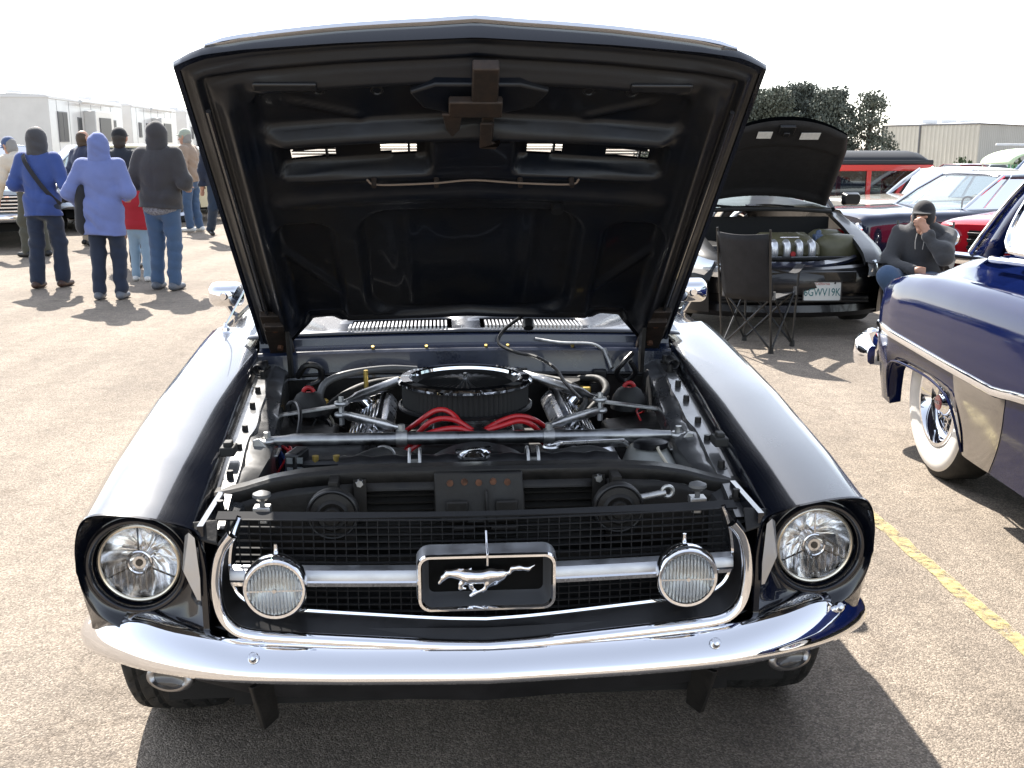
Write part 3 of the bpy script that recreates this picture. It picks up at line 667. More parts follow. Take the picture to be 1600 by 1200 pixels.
# radiator support
zs = lambda x: interp(abs(x), [0, .28, .40, .47, .54, .62], [.797, .797, .790, .778, .757, .744])
mb = MB(); X = np.linspace(-.62, .62, 41)
mb.loft([[(x, y, zs(x)+dz) for x in X] for y, dz in ((-.44, -.02), (-.45, -.004), (-.458, .0), (-.494, .0), (-.502, -.006), (-.508, -.03))], False, False)
RS = mb.build('radiator_support', BLK, CAR, ang=35, solid=.003)
mb = MB()
for x0, x1, z1 in ((-.62, -.285, .5), (.285, .62, .5), (-.285, .285, .752)):
    xx = np.linspace(x0, x1, 9); mb.loft([[(x, -.508, zs(x)-.03) for x in xx], [(x, -.512, zs(x)-.045) for x in xx], [(x, -.515, min(z1, zs(x)-.046)) for x in xx]], False, False)
mb.build('support_face', BLK, RS, ang=40, solid=.003)
mb = MB()
for k in range(9): mb.box((0, -.485, .755-.018*k), (.57, .022, .005), (R(25), 0, 0))
tag(mb.build('condenser_fins', mat('condenser_fin', (.035, .034, .032), .45, .5), CAR), kind='stuff')
MB().box((0, -.45, .60), (.62, .05, .36)).build('radiator_core', BLKFLAT, CAR)
pl = MB().prism([(-.105, -.520, .790), (.092, -.520, .790), (.098, -.545, .70), (.07, -.55, .68), (-.075, -.55, .68), (-.105, -.545, .70)], (0, .012, 0)); LP = pl.build('latch_plate', BLK, CAR, bevel=.004)
for k in range(5): MB().cyl((-.07+.032*k, -.520, .768+.002*(k % 2)), (-.07+.032*k, -.530, .768+.002*(k % 2)), .0095, .007, 8).build('plate_bolt', RUST, LP)
MB().box((.01, -.553, .715), (.008, .012, .09)).box((-.055, -.552, .71), (.05, .01, .05)).box((.055, -.552, .71), (.05, .01, .05)).box((-.04, -.556, .672), (.05, .014, .012)).box((.05, -.556, .672), (.06, .014, .012)).build('latch_rib', BLK, LP, bevel=.004)
for s, x in ((-1, -.325), (1, .300)):
    h = MB().lathe([(.0, .02), (.018, .02), (.022, .012), (.030, .016), (.036, .008), (.048, .006), (.056, -.004), (.057, -.016), (.045, -.03), (.02, -.045)], 36, (x, -.585, .722), 'y').build('horn', BLK, CAR, ang=40)
    MB().torus((x, -.588, .722), .053, .004, 36, 8, 'y').build('horn_rim', BLK2, h)
    MB().cyl((x, -.56, .70), (x+.02, -.53, .65), .02, .03, 12).box((x, -.53, .76), (.02, .06, .05)).build('horn_bracket', BLK, h)
    k_ = MB().lathe([(.006, -.05), (.006, -.01), (.012, -.008), (.020, .0), (.019, .006), (.008, .011), (.0, .012)], 18, (s*.472, -.598, .772)).build('hood_bumper_stop', mat('worn_rubber_grey', (.10, .10, .10), .5), CAR, ang=50)
    MB().box((s*.472, -.598, .742), (.036, .03, .016)).box((s*.472, -.592, .725), (.02, .02, .03)).build('stop_bracket', ZINC, k_, bevel=.002)
MB().cyl((.345, -.56, .735), (.41, -.555, .745), .008, .008, 12).torus((.415, -.555, .748), .012, .005, 16, 8, 'y').build('horn_pipe', ZINC, CAR)
for x in (-.27, .265): MB().cyl((x, -.512, .770), (x, -.522, .770), .0105, .009, 8).box((x, -.514, .735), (.028, .006, .085)).build('support_strap', BLK, RS); MB().cyl((x, -.518, .770), (x, -.525, .770), .010, .008, 6).build('support_bolt', ZINC, RS)
mb = MB(); mb.loft([[(x, gy(x)+.098, .742+.004*math.cos(x*5)), (x, gy(x)+.128, .745), (x, gy(x)+.128, .749), (x, gy(x)+.096, .746+.004*math.cos(x*5))] for x in np.linspace(-.56, .545, 24)]); mb.build('grille_header_strip', mat('header_strip', (.03, .03, .031), .8, 0, 0, .1), CAR, ang=30)
for s in (-1, 1): MB().prism([(s*.545, -.70, .752), (s*.60, -.70, .748), (s*.585, -.73, .725), (s*.54, -.745, .718)], (0, 0, .006)).build('corner_bracket', BLK, CAR, bevel=.002)
MB().box((0, -.55, .46), (1.1, .02, .30)).build('lower_shroud', BLKFLAT, CAR)
for s in (-1, 1): MB().box((s*.575, -.62, .63), (.012, .22, .25)).build('grille_side_panel', NAVY, CAR)
# radiator tank, cap and hoses
mb = MB(); xx = np.linspace(-.325, .325, 27)
mb.loft([[(x, -.40+.038*math.cos(a), .768+(.030+.003*math.cos(x*90))*math.sin(a)) for a in np.linspace(0, 2*math.pi, 13)[:-1]] for x in xx]); TANK = mb.build('radiator_tank', BLK2, CAR, ang=40)
for x in (-.15, .125): MB().torus((x-.012, -.40, .77), .041, .004, 20, 6, 'x').torus((x+.012, -.40, .77), .041, .004, 20, 6, 'x').box((x, -.43, .79), (.03, .01, .012)).build('tank_clamp', ZINC, TANK)
c = (-.013, -.405, .802); MB().lathe([(.036, -.01), (.040, -.006), (.040, .0), (.030, .006), (.026, .005), (.018, .010), (.0, .011)], 28, c).box((c[0], c[1], c[2]+.008), (.085, .016, .006), (0, 0, R(20))).build('radiator_cap', CHROME2, TANK, ang=35)
MB().tube(bez([(-.30, -.39, .766), (-.27, -.365, .775), (-.23, -.32, .775), (-.19, -.24, .745), (-.15, -.14, .70)], 6), .022, 12).build('radiator_hose', RUBBER, CAR)
MB().torus((-.225, -.315, .772), .024, .004, 20, 6, 'y').build('hose_clamp', ZINC, CAR)
MB().tube(bez([(.10, -.38, .765), (.2, -.36, .775), (.28, -.34, .775), (.33, -.36, .75), (.34, -.38, .70)], 6), .020, 12).build('lower_hose', RUBBER, CAR)
mb = MB(); mb.lathe([(.18, -.02), (.20, -.02), (.20, .05), (.18, .05)], 40, (0, -.32, .60), 'y'); mb.build('fan_shroud', BLK2, CAR)
# engine
EN = MB().box((0, .12, .52), (.46, .62, .28)).box((0, .15, .68), (.30, .50, .10)).build('engine_block', BLK, CAR, bevel=.02)
MB().box((0, .10, .735), (.22, .30, .05)).cyl((0, .12, .75), (0, .12, .80), .07, .065, 24).build('intake_manifold', ALU, EN, bevel=.008)
for s in (-1, 1):
    rt = Euler((0, s*R(38), 0)).to_matrix(); c = Vector((s*.275, .12, .725))
    vc = MB().box(c, (.125, .46, .05), rt).build('valve_cover', ALU, EN, bevel=.012)
    for k in range(8): MB().box(c+rt @ Vector((-.050+.0143*k, 0, .032)), (.0055, .44, .024), rt).build('cover_fin', CHROME2, vc, bevel=.0015)
    MB().cyl(c+rt @ Vector((.0, .14, .03)), c+rt @ Vector((0, .14, .075)), .022, .018, 16).build('breather_cap', CHROME, vc)
    ex = MB()
    for k in range(4): ex.tube(bez([(s*.30, -.05+.11*k, .64), (s*.38, -.03+.10*k, .60), (s*.40, .0+.07*k, .48), (s*.38, .12, .40)], 5), .02, 10)
    ex.build('exhaust_header', STEEL, EN)
mb = MB()
for x, z, r in ((0, .56, .09), (-.15, .66, .055), (.16, .62, .06)): mb.lathe([(.0, .02), (r*.4, .02), (r*.5, .0), (r, .0), (r, -.03)], 28, (x, -.24, z), 'y')
mb.build('pulley', BLK2, EN)
AL = MB().lathe([(.0, .05), (.06, .05), (.07, .03), (.07, -.08), (.05, -.10)], 24, (.30, -.20, .70), 'y').build('alternator', ALU, EN)
# air cleaner
AC = Vector((-.018, .12, 0)); ARr = .187
acc = empty('air_cleaner'); acc.parent = CAR
mb = MB(); n = 150
mb.loft([[AC+Vector(((ARr-.010-.006*(i % 2))*math.cos(2*math.pi*i/n), (ARr-.010-.006*(i % 2))*math.sin(2*math.pi*i/n), z)) for i in range(n)] for z in (.798, .860)], True, False)
mb.build('filter_element', mat('filter_paper_black', (.012, .012, .012), .75), acc, ang=10)
MB().lathe([(ARr-.04, .856), (ARr-.004, .856), (ARr+.001, .860), (ARr+.001, .866), (ARr-.006, .872), (ARr-.030, .8735), (ARr-.036, .870), (ARr-.038, .862)], 72, AC).build('chrome_lid_ring', CHROME, acc, ang=30)
mb = MB(); n = 64
mb.loft([[AC+Vector((r*math.cos(2*math.pi*i/n), r*math.sin(2*math.pi*i/n), z+.0035*(i % 2)*(1 if q in (1, 2) else 0))) for i in range(n)] for q, (r, z) in enumerate(((.150, .862), (.135, .850), (.05, .858), (.018, .866), (.001, .867)))], True, False)
mb.build('filter_top', mat('filter_top_black', (.010, .010, .010), .5), acc, ang=20)
MB().cyl(AC+Vector((0, 0, .86)), AC+Vector((0, 0, .882)), .007, .006, 8).build('wing_nut', CHROME2, acc)
MB().lathe([(.05, .785), (ARr-.02, .787), (ARr, .790), (ARr+.001, .797), (ARr-.005, .800)], 60, AC).build('air_cleaner_base', BLK2, acc, ang=40)
MB().box(AC+Vector((.165, .075, .874)), (.03, .012, .006), (0, 0, .4)).build('lid_clip', BLK2, acc)
# red plug leads from the distributor
DI = MB().lathe([(.05, -.05), (.052, .0), (.045, .02), (.02, .03), (.0, .032)], 20, (.01, -.10, .748)).build('distributor_cap', BLK2, EN)
LD = [[(0, -.10, .77), (-.05, -.09, .80), (-.10, -.08, .80), (-.14, -.07, .77), (-.17, -.05, .72)], [(0, -.12, .77), (-.04, -.12, .785), (-.09, -.13, .785), (-.15, -.12, .76), (-.19, -.10, .71)],
      [(-.01, -.13, .765), (-.06, -.14, .772), (-.12, -.15, .768), (-.17, -.16, .74), (-.21, -.15, .70)], [(-.02, -.09, .77), (-.06, -.05, .81), (-.10, -.04, .815), (-.15, -.03, .78), (-.20, .02, .73)],
      [(.02, -.10, .77), (.07, -.10, .785), (.12, -.09, .795), (.16, -.08, .775), (.19, -.06, .73)], [(.02, -.12, .765), (.08, -.13, .772), (.13, -.14, .775), (.17, -.14, .755), (.21, -.12, .71)], [(.02, -.09, .768), (.07, -.07, .79), (.12, -.06, .80), (.17, -.04, .78), (.22, 0, .73)]]
for L in LD: MB().tube(bez(L, 7), .0072, 8).build('plug_lead', REDW, EN)
# brace bar and struts
BAR = MB().tube([(-.525, -.17, .776), (-.48, -.17, .776), (-.46, -.17, .776), (.44, -.17, .773), (.46, -.17, .773), (.505, -.17, .773)], .016, 20, rs=[.010, .0125, .0165, .0165, .0125, .010]).build('tower_brace_bar', STEEL, CAR)
for s in (-1, 1):
    z = .776 if s < 0 else .773
    MB().cyl((s*.188-.014, -.17, z), (s*.188+.014, -.17, z), .0215, .0215, 24).cyl((s*.188, -.17, z+.01), (s*.188, -.17, z+.036), .010, .009, 6).build('brace_clamp', ZINC, BAR, ang=30)
    MB().torus((s*.525, -.17, z), .016, .007, 20, 8, 'z').cyl((s*.525, -.17, z-.025), (s*.525, -.17, z+.022), .009, .009, 6).build('rod_end', ZINC, BAR)
    MB().prism([(s*.50, -.21, z-.035), (s*.555, -.21, z-.035), (s*.555, -.21, z+.012), (s*.54, -.21, z+.016)], (0, .006, 0)).box((s*.53, -.175, z-.03), (.07, .07, .005)).build('brace_bracket', ZINC, BAR, bevel=.002)
    J = Vector((s*.365, .12, .768)); C_ = Vector((s*.188, -.17, .802))
    MB().tube([C_, C_.lerp(J, .12), C_.lerp(J, .2), C_.lerp(J, .85), C_.lerp(J, .93), J], .012, 14, rs=[.007, .008, .0125, .0125, .008, .007]).build('brace_strut', STEEL, BAR)
    K = Vector((s*.16-.0, .50, .80)); MB().tube([J+Vector((0, 0, .03)), J.lerp(K, .12)+Vector((0, 0, .028)), J.lerp(K, .2)+Vector((0, 0, .026)), K], .014, 14, rs=[.008, .008, .015, .015]).build('firewall_strut', STEEL, BAR)
    MB().torus(J, .014, .007, 18, 8, 'z').torus(J+Vector((0, .01, .03)), .014, .007, 18, 8, 'z').cyl(J+Vector((0, 0, -.03)), J+Vector((0, .005, .05)), .008, .008, 6).build('strut_joint', ZINC, BAR)
    MB().box(((s*.45), .135, .778), (.19, .026, .006), (0, s*R(7), -s*R(6))).build('flat_brace', ZINC, BAR, bevel=.001)
    # shock tower
    st = MB().loft([[(s*.36, -.10, .40), (s*.58, -.12, .40), (s*.58, .26, .40), (s*.36, .26, .40)], [(s*.38, -.04, .72), (s*.57, -.05, .745), (s*.57, .22, .745), (s*.38, .2, .72)]]).build('shock_tower', BLK, CAR, bevel=.01)
    MB().lathe([(.055, .0), (.050, .03), (.035, .055), (.02, .065)], 20, (s*.468, .235, .745)).build('shock_mount', RUBBER, st)
    MB().torus((s*.468, .235, .806), .015, .006, 20, 8, 'y').box((s*.468, .235, .797), (.014, .012, .022)).build('red_strap_ring', REDBITS, st)
# heater hose, breather tube and other clutter
MB().tube(bez([(-.44, .30, .72), (-.445, .31, .775), (-.425, .33, .815), (-.36, .37, .832), (-.25, .42, .835), (-.16, .45, .825)], 7), .011, 12).build('heater_hose', mat('grey_hose', (.10, .10, .10), .35), CAR)
MB().cyl((-.31, .35, .77), (-.31, .35, .845), .007, .007, 10).build('brass_fitting', BRASS, CAR)
MB().tube(bez([(-.45, .22, .70), (-.40, .30, .76), (-.30, .40, .79), (-.15, .47, .79)], 6), .014, 10).build('vacuum_hose', RUBBER, CAR)
MB().tube(bez([(-.50, .16, .73), (-.515, .14, .79), (-.49, .13, .80), (-.47, .05, .78), (-.475, -.02, .72)], 6), .006, 8).build('brake_line', BLK2, CAR)
vr = MB().box((-.435, -.30, .745), (.035, .075, .085), (0, 0, R(-15))); VR = vr.build('voltage_regulator', BLK2, CAR, bevel=.006)
for k in range(3):
    for q in range(2): MB().box((-.447+.024*q, -.342, .725+.024*k), (.014, .004, .014), (0, 0, R(-15))).build('regulator_rib', mat('grey_rib', (.12, .13, .13), .4), VR)
BAT = MB().box((-.36, -.22, .70), (.16, .20, .13)).build('battery_box', BLK2, CAR, bevel=.01)
for dx in (-.03, .02): MB().cyl((-.36+dx, -.31, .75), (-.36+dx, -.31, .775), .008, .008, 10).build('terminal', BRASS, BAT)
for k in range(6):
    x0 = -.50+random.uniform(-.03, .03); MB().tube(bez([(x0, -.20+.03*k, .62), (x0+.02, -.18+.02*k, .70), (x0-.01, -.1+.02*k, .73), (x0+.03, 0, .66)], 5), .0035, 6).build('wire', [REDW, BLK2, mat('blue_wire', (.02, .05, .20), .4)][k % 3], CAR)
bt = MB().loft([[(.36, -.36, .62), (.53, -.34, .60), (.51, -.12, .60), (.36, -.12, .62)], [(.375, -.33, .715), (.515, -.36, .70), (.50, -.14, .74), (.40, -.14, .745)], [(.41, -.27, .742), (.475, -.27, .742), (.47, -.16, .758), (.42, -.16, .758)]]).build('washer_bottle', mat('aged_white_plastic', (.30, .31, .29), .45, var=.12, vscale=12), CAR, bevel=.012, ang=60)
MB().lathe([(.034, .0), (.034, .014), (.026, .018), (.0, .018)], 24, (.445, -.21, .752), sx=1.3).build('bottle_cap', BLK2, bt)
MB().tube(bez([(.25, -.1, .70), (.29, -.12, .76), (.36, -.12, .77), (.41, -.16, .72)], 6), .004, 8).build('white_wire', mat('pale_wire', (.5, .45, .35), .5), CAR)
MB().prism([(.17, -.33, .785), (.20, -.35, .80), (.36, -.30, .79), (.38, -.27, .77), (.2, -.29, .785)], (0, 0, .012)).build('alternator_bracket', ALU, CAR, bevel=.003)
rw = random.Random(12)
for k in range(14):      # loose wiring along both inner wings
    s = -1 if k % 2 else 1; y0 = rw.uniform(-.35, .3); x0 = rw.uniform(.42, .51)
    MB().tube(bez([(s*x0, y0, .66+.05*rw.random()), (s*(x0-.03), y0+.08, .70+.06*rw.random()), (s*(x0+.01), y0+.17, .69+.07*rw.random()), (s*(x0-.06*rw.random()), y0+.27, .66)], 5), rw.choice([.003, .004, .006]), 6).build('wire', rw.choice([BLK2, BLK2, RUBBER, MATS['pale_wire'], REDW]), CAR)
for k in range(8):       # hose clamps, fittings and small boxes on the firewall and towers
    s = -1 if k % 2 else 1; p = Vector((s*rw.uniform(.12, .50), rw.uniform(.40, .52), rw.uniform(.70, .79)))
    MB().box(p, (rw.uniform(.02, .06), .03, rw.uniform(.02, .05)), (0, 0, rw.uniform(-.4, .4))).build('firewall_fitting', rw.choice([BLK2, ZINC, BLK, BRASS]), CAR, bevel=.004)
MB().tube(bez([(.24, -.05, .74), (.30, .05, .785), (.33, .18, .79), (.30, .34, .80), (.20, .46, .80)], 6), .009, 10).build('vacuum_hose', RUBBER, CAR)
MB().tube(bez([(.36, .30, .72), (.42, .36, .77), (.40, .44, .79), (.30, .50, .77)], 6), .012, 10).build('heater_hose', RUBBER, CAR)
MB().cyl((.30, .44, .70), (.30, .44, .79), .05, .05, 20).build('canister', BLK, CAR)
MB().torus((.175, -.34, .795), .014, .006, 18, 8, 'z').build('bracket_eye', ALU, CAR)
MB().tube(bez([(.52, .48, .86), (.49, .45, .84), (.47, .47, .80), (.50, .49, .77), (.53, .47, .80), (.51, .45, .84)], 6), .008, 8).build('loop_cable', BLK2, CAR)
MB().tube(bez([(-.53, .48, .80), (-.50, .46, .84), (-.46, .47, .83), (-.46, .48, .79), (-.50, .47, .77)], 6), .010, 8).build('firewall_grommet', BLK2, CAR)
MB().tube(bez([(.22, .57, .895), (.30, .55, .885), (.40, .55, .88), (.44, .54, .86)], 6), .005, 8).cyl((.44, .54, .865), (.46, .50, .81), .008, .007, 8).build('cowl_line', ZINC, CAR)
MB().tube(bez([(.185, .50, .99), (.12, .55, .93), (.10, .53, .89), (.15, .48, .87), (.21, .42, .865), (.26, .34, .845), (.28, .25, .82), (.31, .12, .80)], 7), .0055, 8).build('underhood_lamp_cable', BLK2, CAR)

# ------------------------------------------------------------------ the raised hood
HA = R(40); HO = Vector((0, .60, .885)); HV = Vector((0, -math.cos(HA), math.sin(HA))); HN = Vector((0, -math.sin(HA), -math.cos(HA)))   # HN: out of the underside
HW = .655
def vfront(u): a = abs(u); return interp(a, [0, .1, .3, .5, .585, .62, .655], [1.304, 1.299, 1.288, 1.272, 1.260, 1.246, 1.226])
def crown(u, v): return .012+.042*(1-(abs(u)/HW)**2.2)*(.35+.65*min(1, max(0, v)/1.2))-.012*max(0, 1-abs(u)/.10)*-.35
def hpnt(u, v, w): return Vector((u, 0, 0))+HO+HV*v+HN*w
SLOTS = [(a, b) for a, b in ((.135, .228), (.338, .447))]
def in_slot(u, v): return .893-.03*abs(u) < v < .931-.045*abs(u) and any(a < abs(u) < b for a, b in SLOTS)
NU, NV = 190, 150
def vrear(u): return interp(abs(u), [0, .48, .545, .575, .66], [.160, .145, .04, -.03, -.03])
def vv_(u, t): return vrear(u)+(vfront(u)-vrear(u))*t
HOOD = empty('raised_hood'); HOOD.parent = CAR
mb = MB()
mb.grid(NU, NV, lambda a, t: hpnt((a*2-1)*HW, vv_((a*2-1)*HW, t), -crown((a*2-1)*HW, vv_((a*2-1)*HW, t))), skip=lambda a, t: in_slot((a*2-1)*HW, vv_((a*2-1)*HW, t)))
mb.build('hood_skin', NAVY, HOOD, ang=60)
def sdr(u, v, cu, cv, hu, hv, r):
    qx, qy = abs(u-cu)-hu+r, abs(v-cv)-hv+r
    return math.hypot(max(qx, 0), max(qy, 0))+min(max(qx, qy), 0)-r
def relief(u, v):
    a = abs(u); e = min(HW-a, vfront(u)-v, v-vrear(u)+.02)
    w = .030                                                            # general frame level
    rec = lambda d, s=.012: float(1-sstep(-s, s*.6, d))
    # outer flange and drip groove
    if e < .075: w = .030-.022*float(1-sstep(.028, .045, e))-.016*float(np.exp(-((e-.056)/.010)**2))
    if e < .02: w = .014*e/.02
    side = .028*float(np.exp(-(((HW-a)-.105)/.020)**2))*float(sstep(.05, .2, v))*float(1-sstep(1.12, 1.20, v)); w += side     # side rails
    w += .018*float(np.exp(-((v-(1.205-.05*a))/.016)**2))*float(1-sstep(.46, .52, a))                                              # front cross member
    w -= .024*rec(sdr(a, v+.06*a, 0, 1.118, .505, .066, .04))                                                                     # front bay
    w += .010*float(np.exp(-((abs((v-1.08)-.35*(a-.33)))/.010)**2))*float(sstep(.24, .28, a)*(1-sstep(.40, .44, a)))              # diagonal stiffener
    w += .026*float(np.exp(-((v-(1.02-.05*a*a*4*.35))/.018)**2))*float(1-sstep(.44, .50, a))                                      # bright ridge
    w -= .014*rec(sdr(a, v+.042*a, .29, .918, .19, .036, .03))                                                                    # vent tray
    w += .016*float(np.exp(-((v-(.79-.10*a*a))/.022)**2))*float(1-sstep(.46, .53, a))                                              # second ridge
    w -= .030*rec(sdr(u, v, 0, .455, .300, .262, .10), .016)                                                                      # centre panel
    w -= .026*rec(sdr(a, v, .446+.06*(v-.4)*0, .405, .080, .262, .06), .014)                                                       # side panels
    w += .012*float(np.exp(-((a-.446)*.8-(v-.42)*.55)**2/.00012))*rec(sdr(a, v, .446, .405, .075, .25, .06))                       # stiffener in side panel
    w += .006*float(np.exp(-((a-.17)/.02)**2))*rec(sdr(u, v, 0, .455, .28, .24, .1))
    w += .008*float(np.exp(-((v-.86)/.016)**2))*float(1-sstep(.40, .48, a))
    return w
def tray(w, u, v):
    m = float(1-sstep(-.010, .010, sdr(abs(u), v+.038*abs(u), .29, .937, .185, .055, .02)))
    return w*(1-m)+m*(-crown(u, v)+.007)
mb = MB()
mb.grid(NU, NV, lambda a, t: hpnt((a*2-1)*HW, vv_((a*2-1)*HW, t), tray(relief((a*2-1)*HW, vv_((a*2-1)*HW, t))-.6*crown((a*2-1)*HW, vv_((a*2-1)*HW, t))+.010*min(1, max(0, min(HW-abs((a*2-1)*HW), vfront((a*2-1)*HW)-vv_((a*2-1)*HW, t)))/.03), (a*2-1)*HW, vv_((a*2-1)*HW, t))),
        skip=lambda a, t: in_slot((a*2-1)*HW, vv_((a*2-1)*HW, t)))
mb.build('hood_inner_panel', HOODIN, HOOD, ang=180)
# hood edges
def edge_loop():
    P = []
    for t in np.linspace(0, 1, 40): P.append((-HW, vv_(-HW, t)))
    for u in np.linspace(-HW, HW, 60)[1:]: P.append((u, vfront(u)))
    for t in np.linspace(1, 0, 40)[1:]: P.append((HW, vv_(HW, t)))
    return P
EL = edge_loop()
mb = MB(); mb.loft([[hpnt(u*1.0, v, -crown(u, v)) for u, v in EL], [hpnt(u*1.004, v+.003, -crown(u, v)*.7+.002) for u, v in EL], [hpnt(u*1.002, v+.001, .010-.3*crown(u, v)) for u, v in EL], [hpnt(u*.985, v-.012*(v > 1.2), .012-.5*crown(u, v)) for u, v in EL]], False, False)
mb.build('hood_edge', NAVY, HOOD, ang=60)
# bright front lip
mb = MB(); rr = []
for u in np.linspace(-.585, .585, 61):
    v = vfront(u); c = crown(u, v); tp = float(sstep(.585, .54, abs(u)))*.6+.4
    rr.append([hpnt(u, v-.012, -c-.004), hpnt(u, v+.004*tp, -c-.010*tp), hpnt(u, v+.014*tp, -c-.002), hpnt(u, v+.011*tp, -c+.006*tp), hpnt(u, v+.002, -c+.008*tp)])
mb.loft(rr, True, True); mb.build('hood_lip_molding', CHROME, HOOD, ang=50)
# louvres in the vents
for s in (-1, 1):
    for a, b in SLOTS:
        lv = MB(); um = (a+b)/2
        for k in range(3):
            v0 = .899+.0105*k-.038*um; lv.box(s*Vector((um, 0, 0))+HO+HV*v0+HN*(-crown(um, .94)-.001), (b-a, .002, .0035), Euler((R(8), 0, 0)).to_matrix())
        lv.box(s*Vector((a+.022 if s < 0 else b-.022, 0, 0))+HO+HV*(.912-.038*um)+HN*(-crown(um, .94)+.002), (.006, .044, .012), Euler((-HA, 0, 0)).to_matrix())
        lv.build('vent_louvre', SATBLK, HOOD)
# latch, striker and bracketry near the lip
LQ = Euler((-HA, 0, 0)).to_matrix()
LT = MB().prism([hpnt(x, v, .040) for x, v in ((-.148, 1.185), (-.118, 1.135), (-.06, 1.118), (.07, 1.118), (.135, 1.138), (.168, 1.19), (.10, 1.212), (-.09, 1.212))], HN*-.05).build('latch_support', HOODIN, HOOD, bevel=.006)
MB().box(hpnt(.02, 1.235, .055), (.058, .11, .03), LQ).box(hpnt(.0, 1.165, .062), (.12, .05, .022), LQ).box(hpnt(.03, 1.10, .055), (.028, .10, .012), LQ).build('latch_catch', BRN, LT, bevel=.004)
MB().prism([hpnt(x, v, .064) for x, v in ((-.075, 1.15), (-.03, 1.15), (-.035, 1.10), (-.052, 1.075), (-.066, 1.10))], HN*.008).prism([hpnt(x, v, .064) for x, v in ((.012, 1.12), (.04, 1.12), (.04, 1.055), (.055, 1.045), (.06, 1.06), (.05, 1.03), (.012, 1.035))], HN*.008).build('latch_hook', BRN, LT, bevel=.002)
for u, v in ((-.35, 1.165), (-.22, 1.165), (.26, 1.165), (.36, 1.16)): MB().torus(hpnt(u, v, .014), .012, .003, 20, 6, 'z', rot=Matrix.Rotation(-HA, 3, 'X')).build('panel_hole_rim', SATBLK, HOOD)
for s in (-1, 1): MB().box(hpnt(s*.42, 1.195, .032), (.14, .022, .010), LQ).build('rubber_seal', SATBLK, HOOD, bevel=.004)
# wire to the vent lamps
MB().tube(bez([hpnt(-.262, .875, .036), hpnt(-.235, .862, .042), hpnt(-.10, .870, .044), hpnt(.0, .882, .044), hpnt(.12, .870, .044), hpnt(.245, .862, .042), hpnt(.268, .875, .036)], 8), .0026, 6).build('lamp_wire', mat('tan_wire', (.16, .12, .09), .6), HOOD)
for u in (-.245, -.09, .12, .25): MB().cyl(hpnt(u, .864, .025), hpnt(u, .864, .050), .007, .006, 10).build('wire_clip', BRN, HOOD)
for u, v in ((.225, .74), (.19, .14)): MB().cyl(hpnt(u, v, .01), hpnt(u, v, .036), .018, .016, 16).build('rubber_plug', BLK2, HOOD)
# hinges
for s in (-1, 1):
    hb = MB().box(hpnt(s*.585, .12, .035), (.075, .24, .02), LQ).box(hpnt(s*.585, .19, .05), (.06, .03, .02), LQ).build('hinge_plate', BRN, HOOD, bevel=.003)
    for v in (.06, .17): MB().cyl(hpnt(s*.585, v, .03), hpnt(s*.585, v, .056), .011, .009, 6).build('hinge_bolt', RUST, hb)
    MB().prism([Vector((s*.545, .47, .80)), Vector((s*.545, .51, .80)), Vector((s*.545, .50, .95)), Vector((s*.545, .46, 1.03)), Vector((s*.545, .43, 1.03))], (s*.012, 0, 0)).build('hinge_arm', BLK, HOOD, bevel=.002)
    # drip seal bead along the edge, catches the light
    MB().tube([hpnt(s*.600, v, .036) for v in np.linspace(.05, 1.12, 24)], .006, 8).build('side_bead', mat('edge_bead', (.02, .02, .022), .25, 0, .5), HOOD)
# ------------------------------------------------------------------ other cars: builder
def paint(name, col, rough=.2, coat=1.0): return mat(name, col, rough, 0, coat, .15, rvar=.04, vscale=4)
WHITEWALL = mat('whitewall', (.72, .70, .66), .5, var=.05, vscale=20)
_tyres = {}
def wheel(parent, x, y, z, r, wd, rim='steel', wall=0.0, side=1):
    o = empty('wheel', (x, y, z)); o.parent = parent; o.rotation_euler = (0, 0, 0 if side > 0 else math.pi)
    key = (r, wd, rim, wall)
    if key not in _tyres:
        rr = r*.64; w2 = wd/2; L = []
        L.append(('tyre', MB().lathe([(rr, -w2*.8), (r*.80, -w2*1.06), (r*.94, -w2), (r, -w2*.75), (r, w2*.75), (r*.97, w2*.95), (r*.91, w2*1.03), (r*.78, w2*1.07), (rr+.01, w2*.9), (rr, w2*.7)], 40, (0, 0, 0), 'x').mesh('tyre', TYRE, 50)))
        if wall: L.append(('whitewall_band', MB().lathe([(rr+.008, w2*.92), (r*.78, w2*1.085), (r*wall, w2*1.075)], 44, (0, 0, 0), 'x').mesh('whitewall_band', WHITEWALL, 60)))
        m_ = CHROME2 if rim != 'dark' else BLK
        L.append(('rim', MB().lathe([(rr+.004, w2*.75), (rr-.012, w2*.85), (rr-.02, w2*.5), (rr*.72, w2*.35), (rr*.62, w2*.55), (rr*.3, w2*.75), (.0, w2*.8)] if rim == 'steel' else [(rr+.004, w2*.8), (rr-.012, w2*.85), (rr-.02, -w2*.2)], 36, (0, 0, 0), 'x').mesh('rim', m_, 40)))
        if rim != 'steel':
            sp = MB(); n = 5 if rim == 'alloy' else 10
            for k in range(n):
                a = 2*math.pi*k/n; e1, e2 = (.42, .16) if n == 5 else (.25, .1)
                sp.prism([(w2*.55, math.cos(a+e)*q, math.sin(a+e)*q) for e, q in ((-e1, rr*.28), (-e2, rr*.97), (e2, rr*.97), (e1, rr*.28))], (w2*.2, 0, 0))
            sp.cyl((w2*.4, 0, 0), (w2*.85, 0, 0), rr*.33, rr*.28, 20); L.append(('spokes', sp.mesh('spokes', CHROME2 if rim != 'dark' else BLK, 30)))
            L.append(('brake_disc', MB().cyl((-w2*.1, 0, 0), (w2*.1, 0, 0), rr*.8, rr*.8, 24).mesh('brake_disc', BLKFLAT, 40)))
        _tyres[key] = L
    for nm, me in _tyres[key]:
        c = bpy.data.objects.new(nm, me); COL.objects.link(c); c.parent = o
    return o
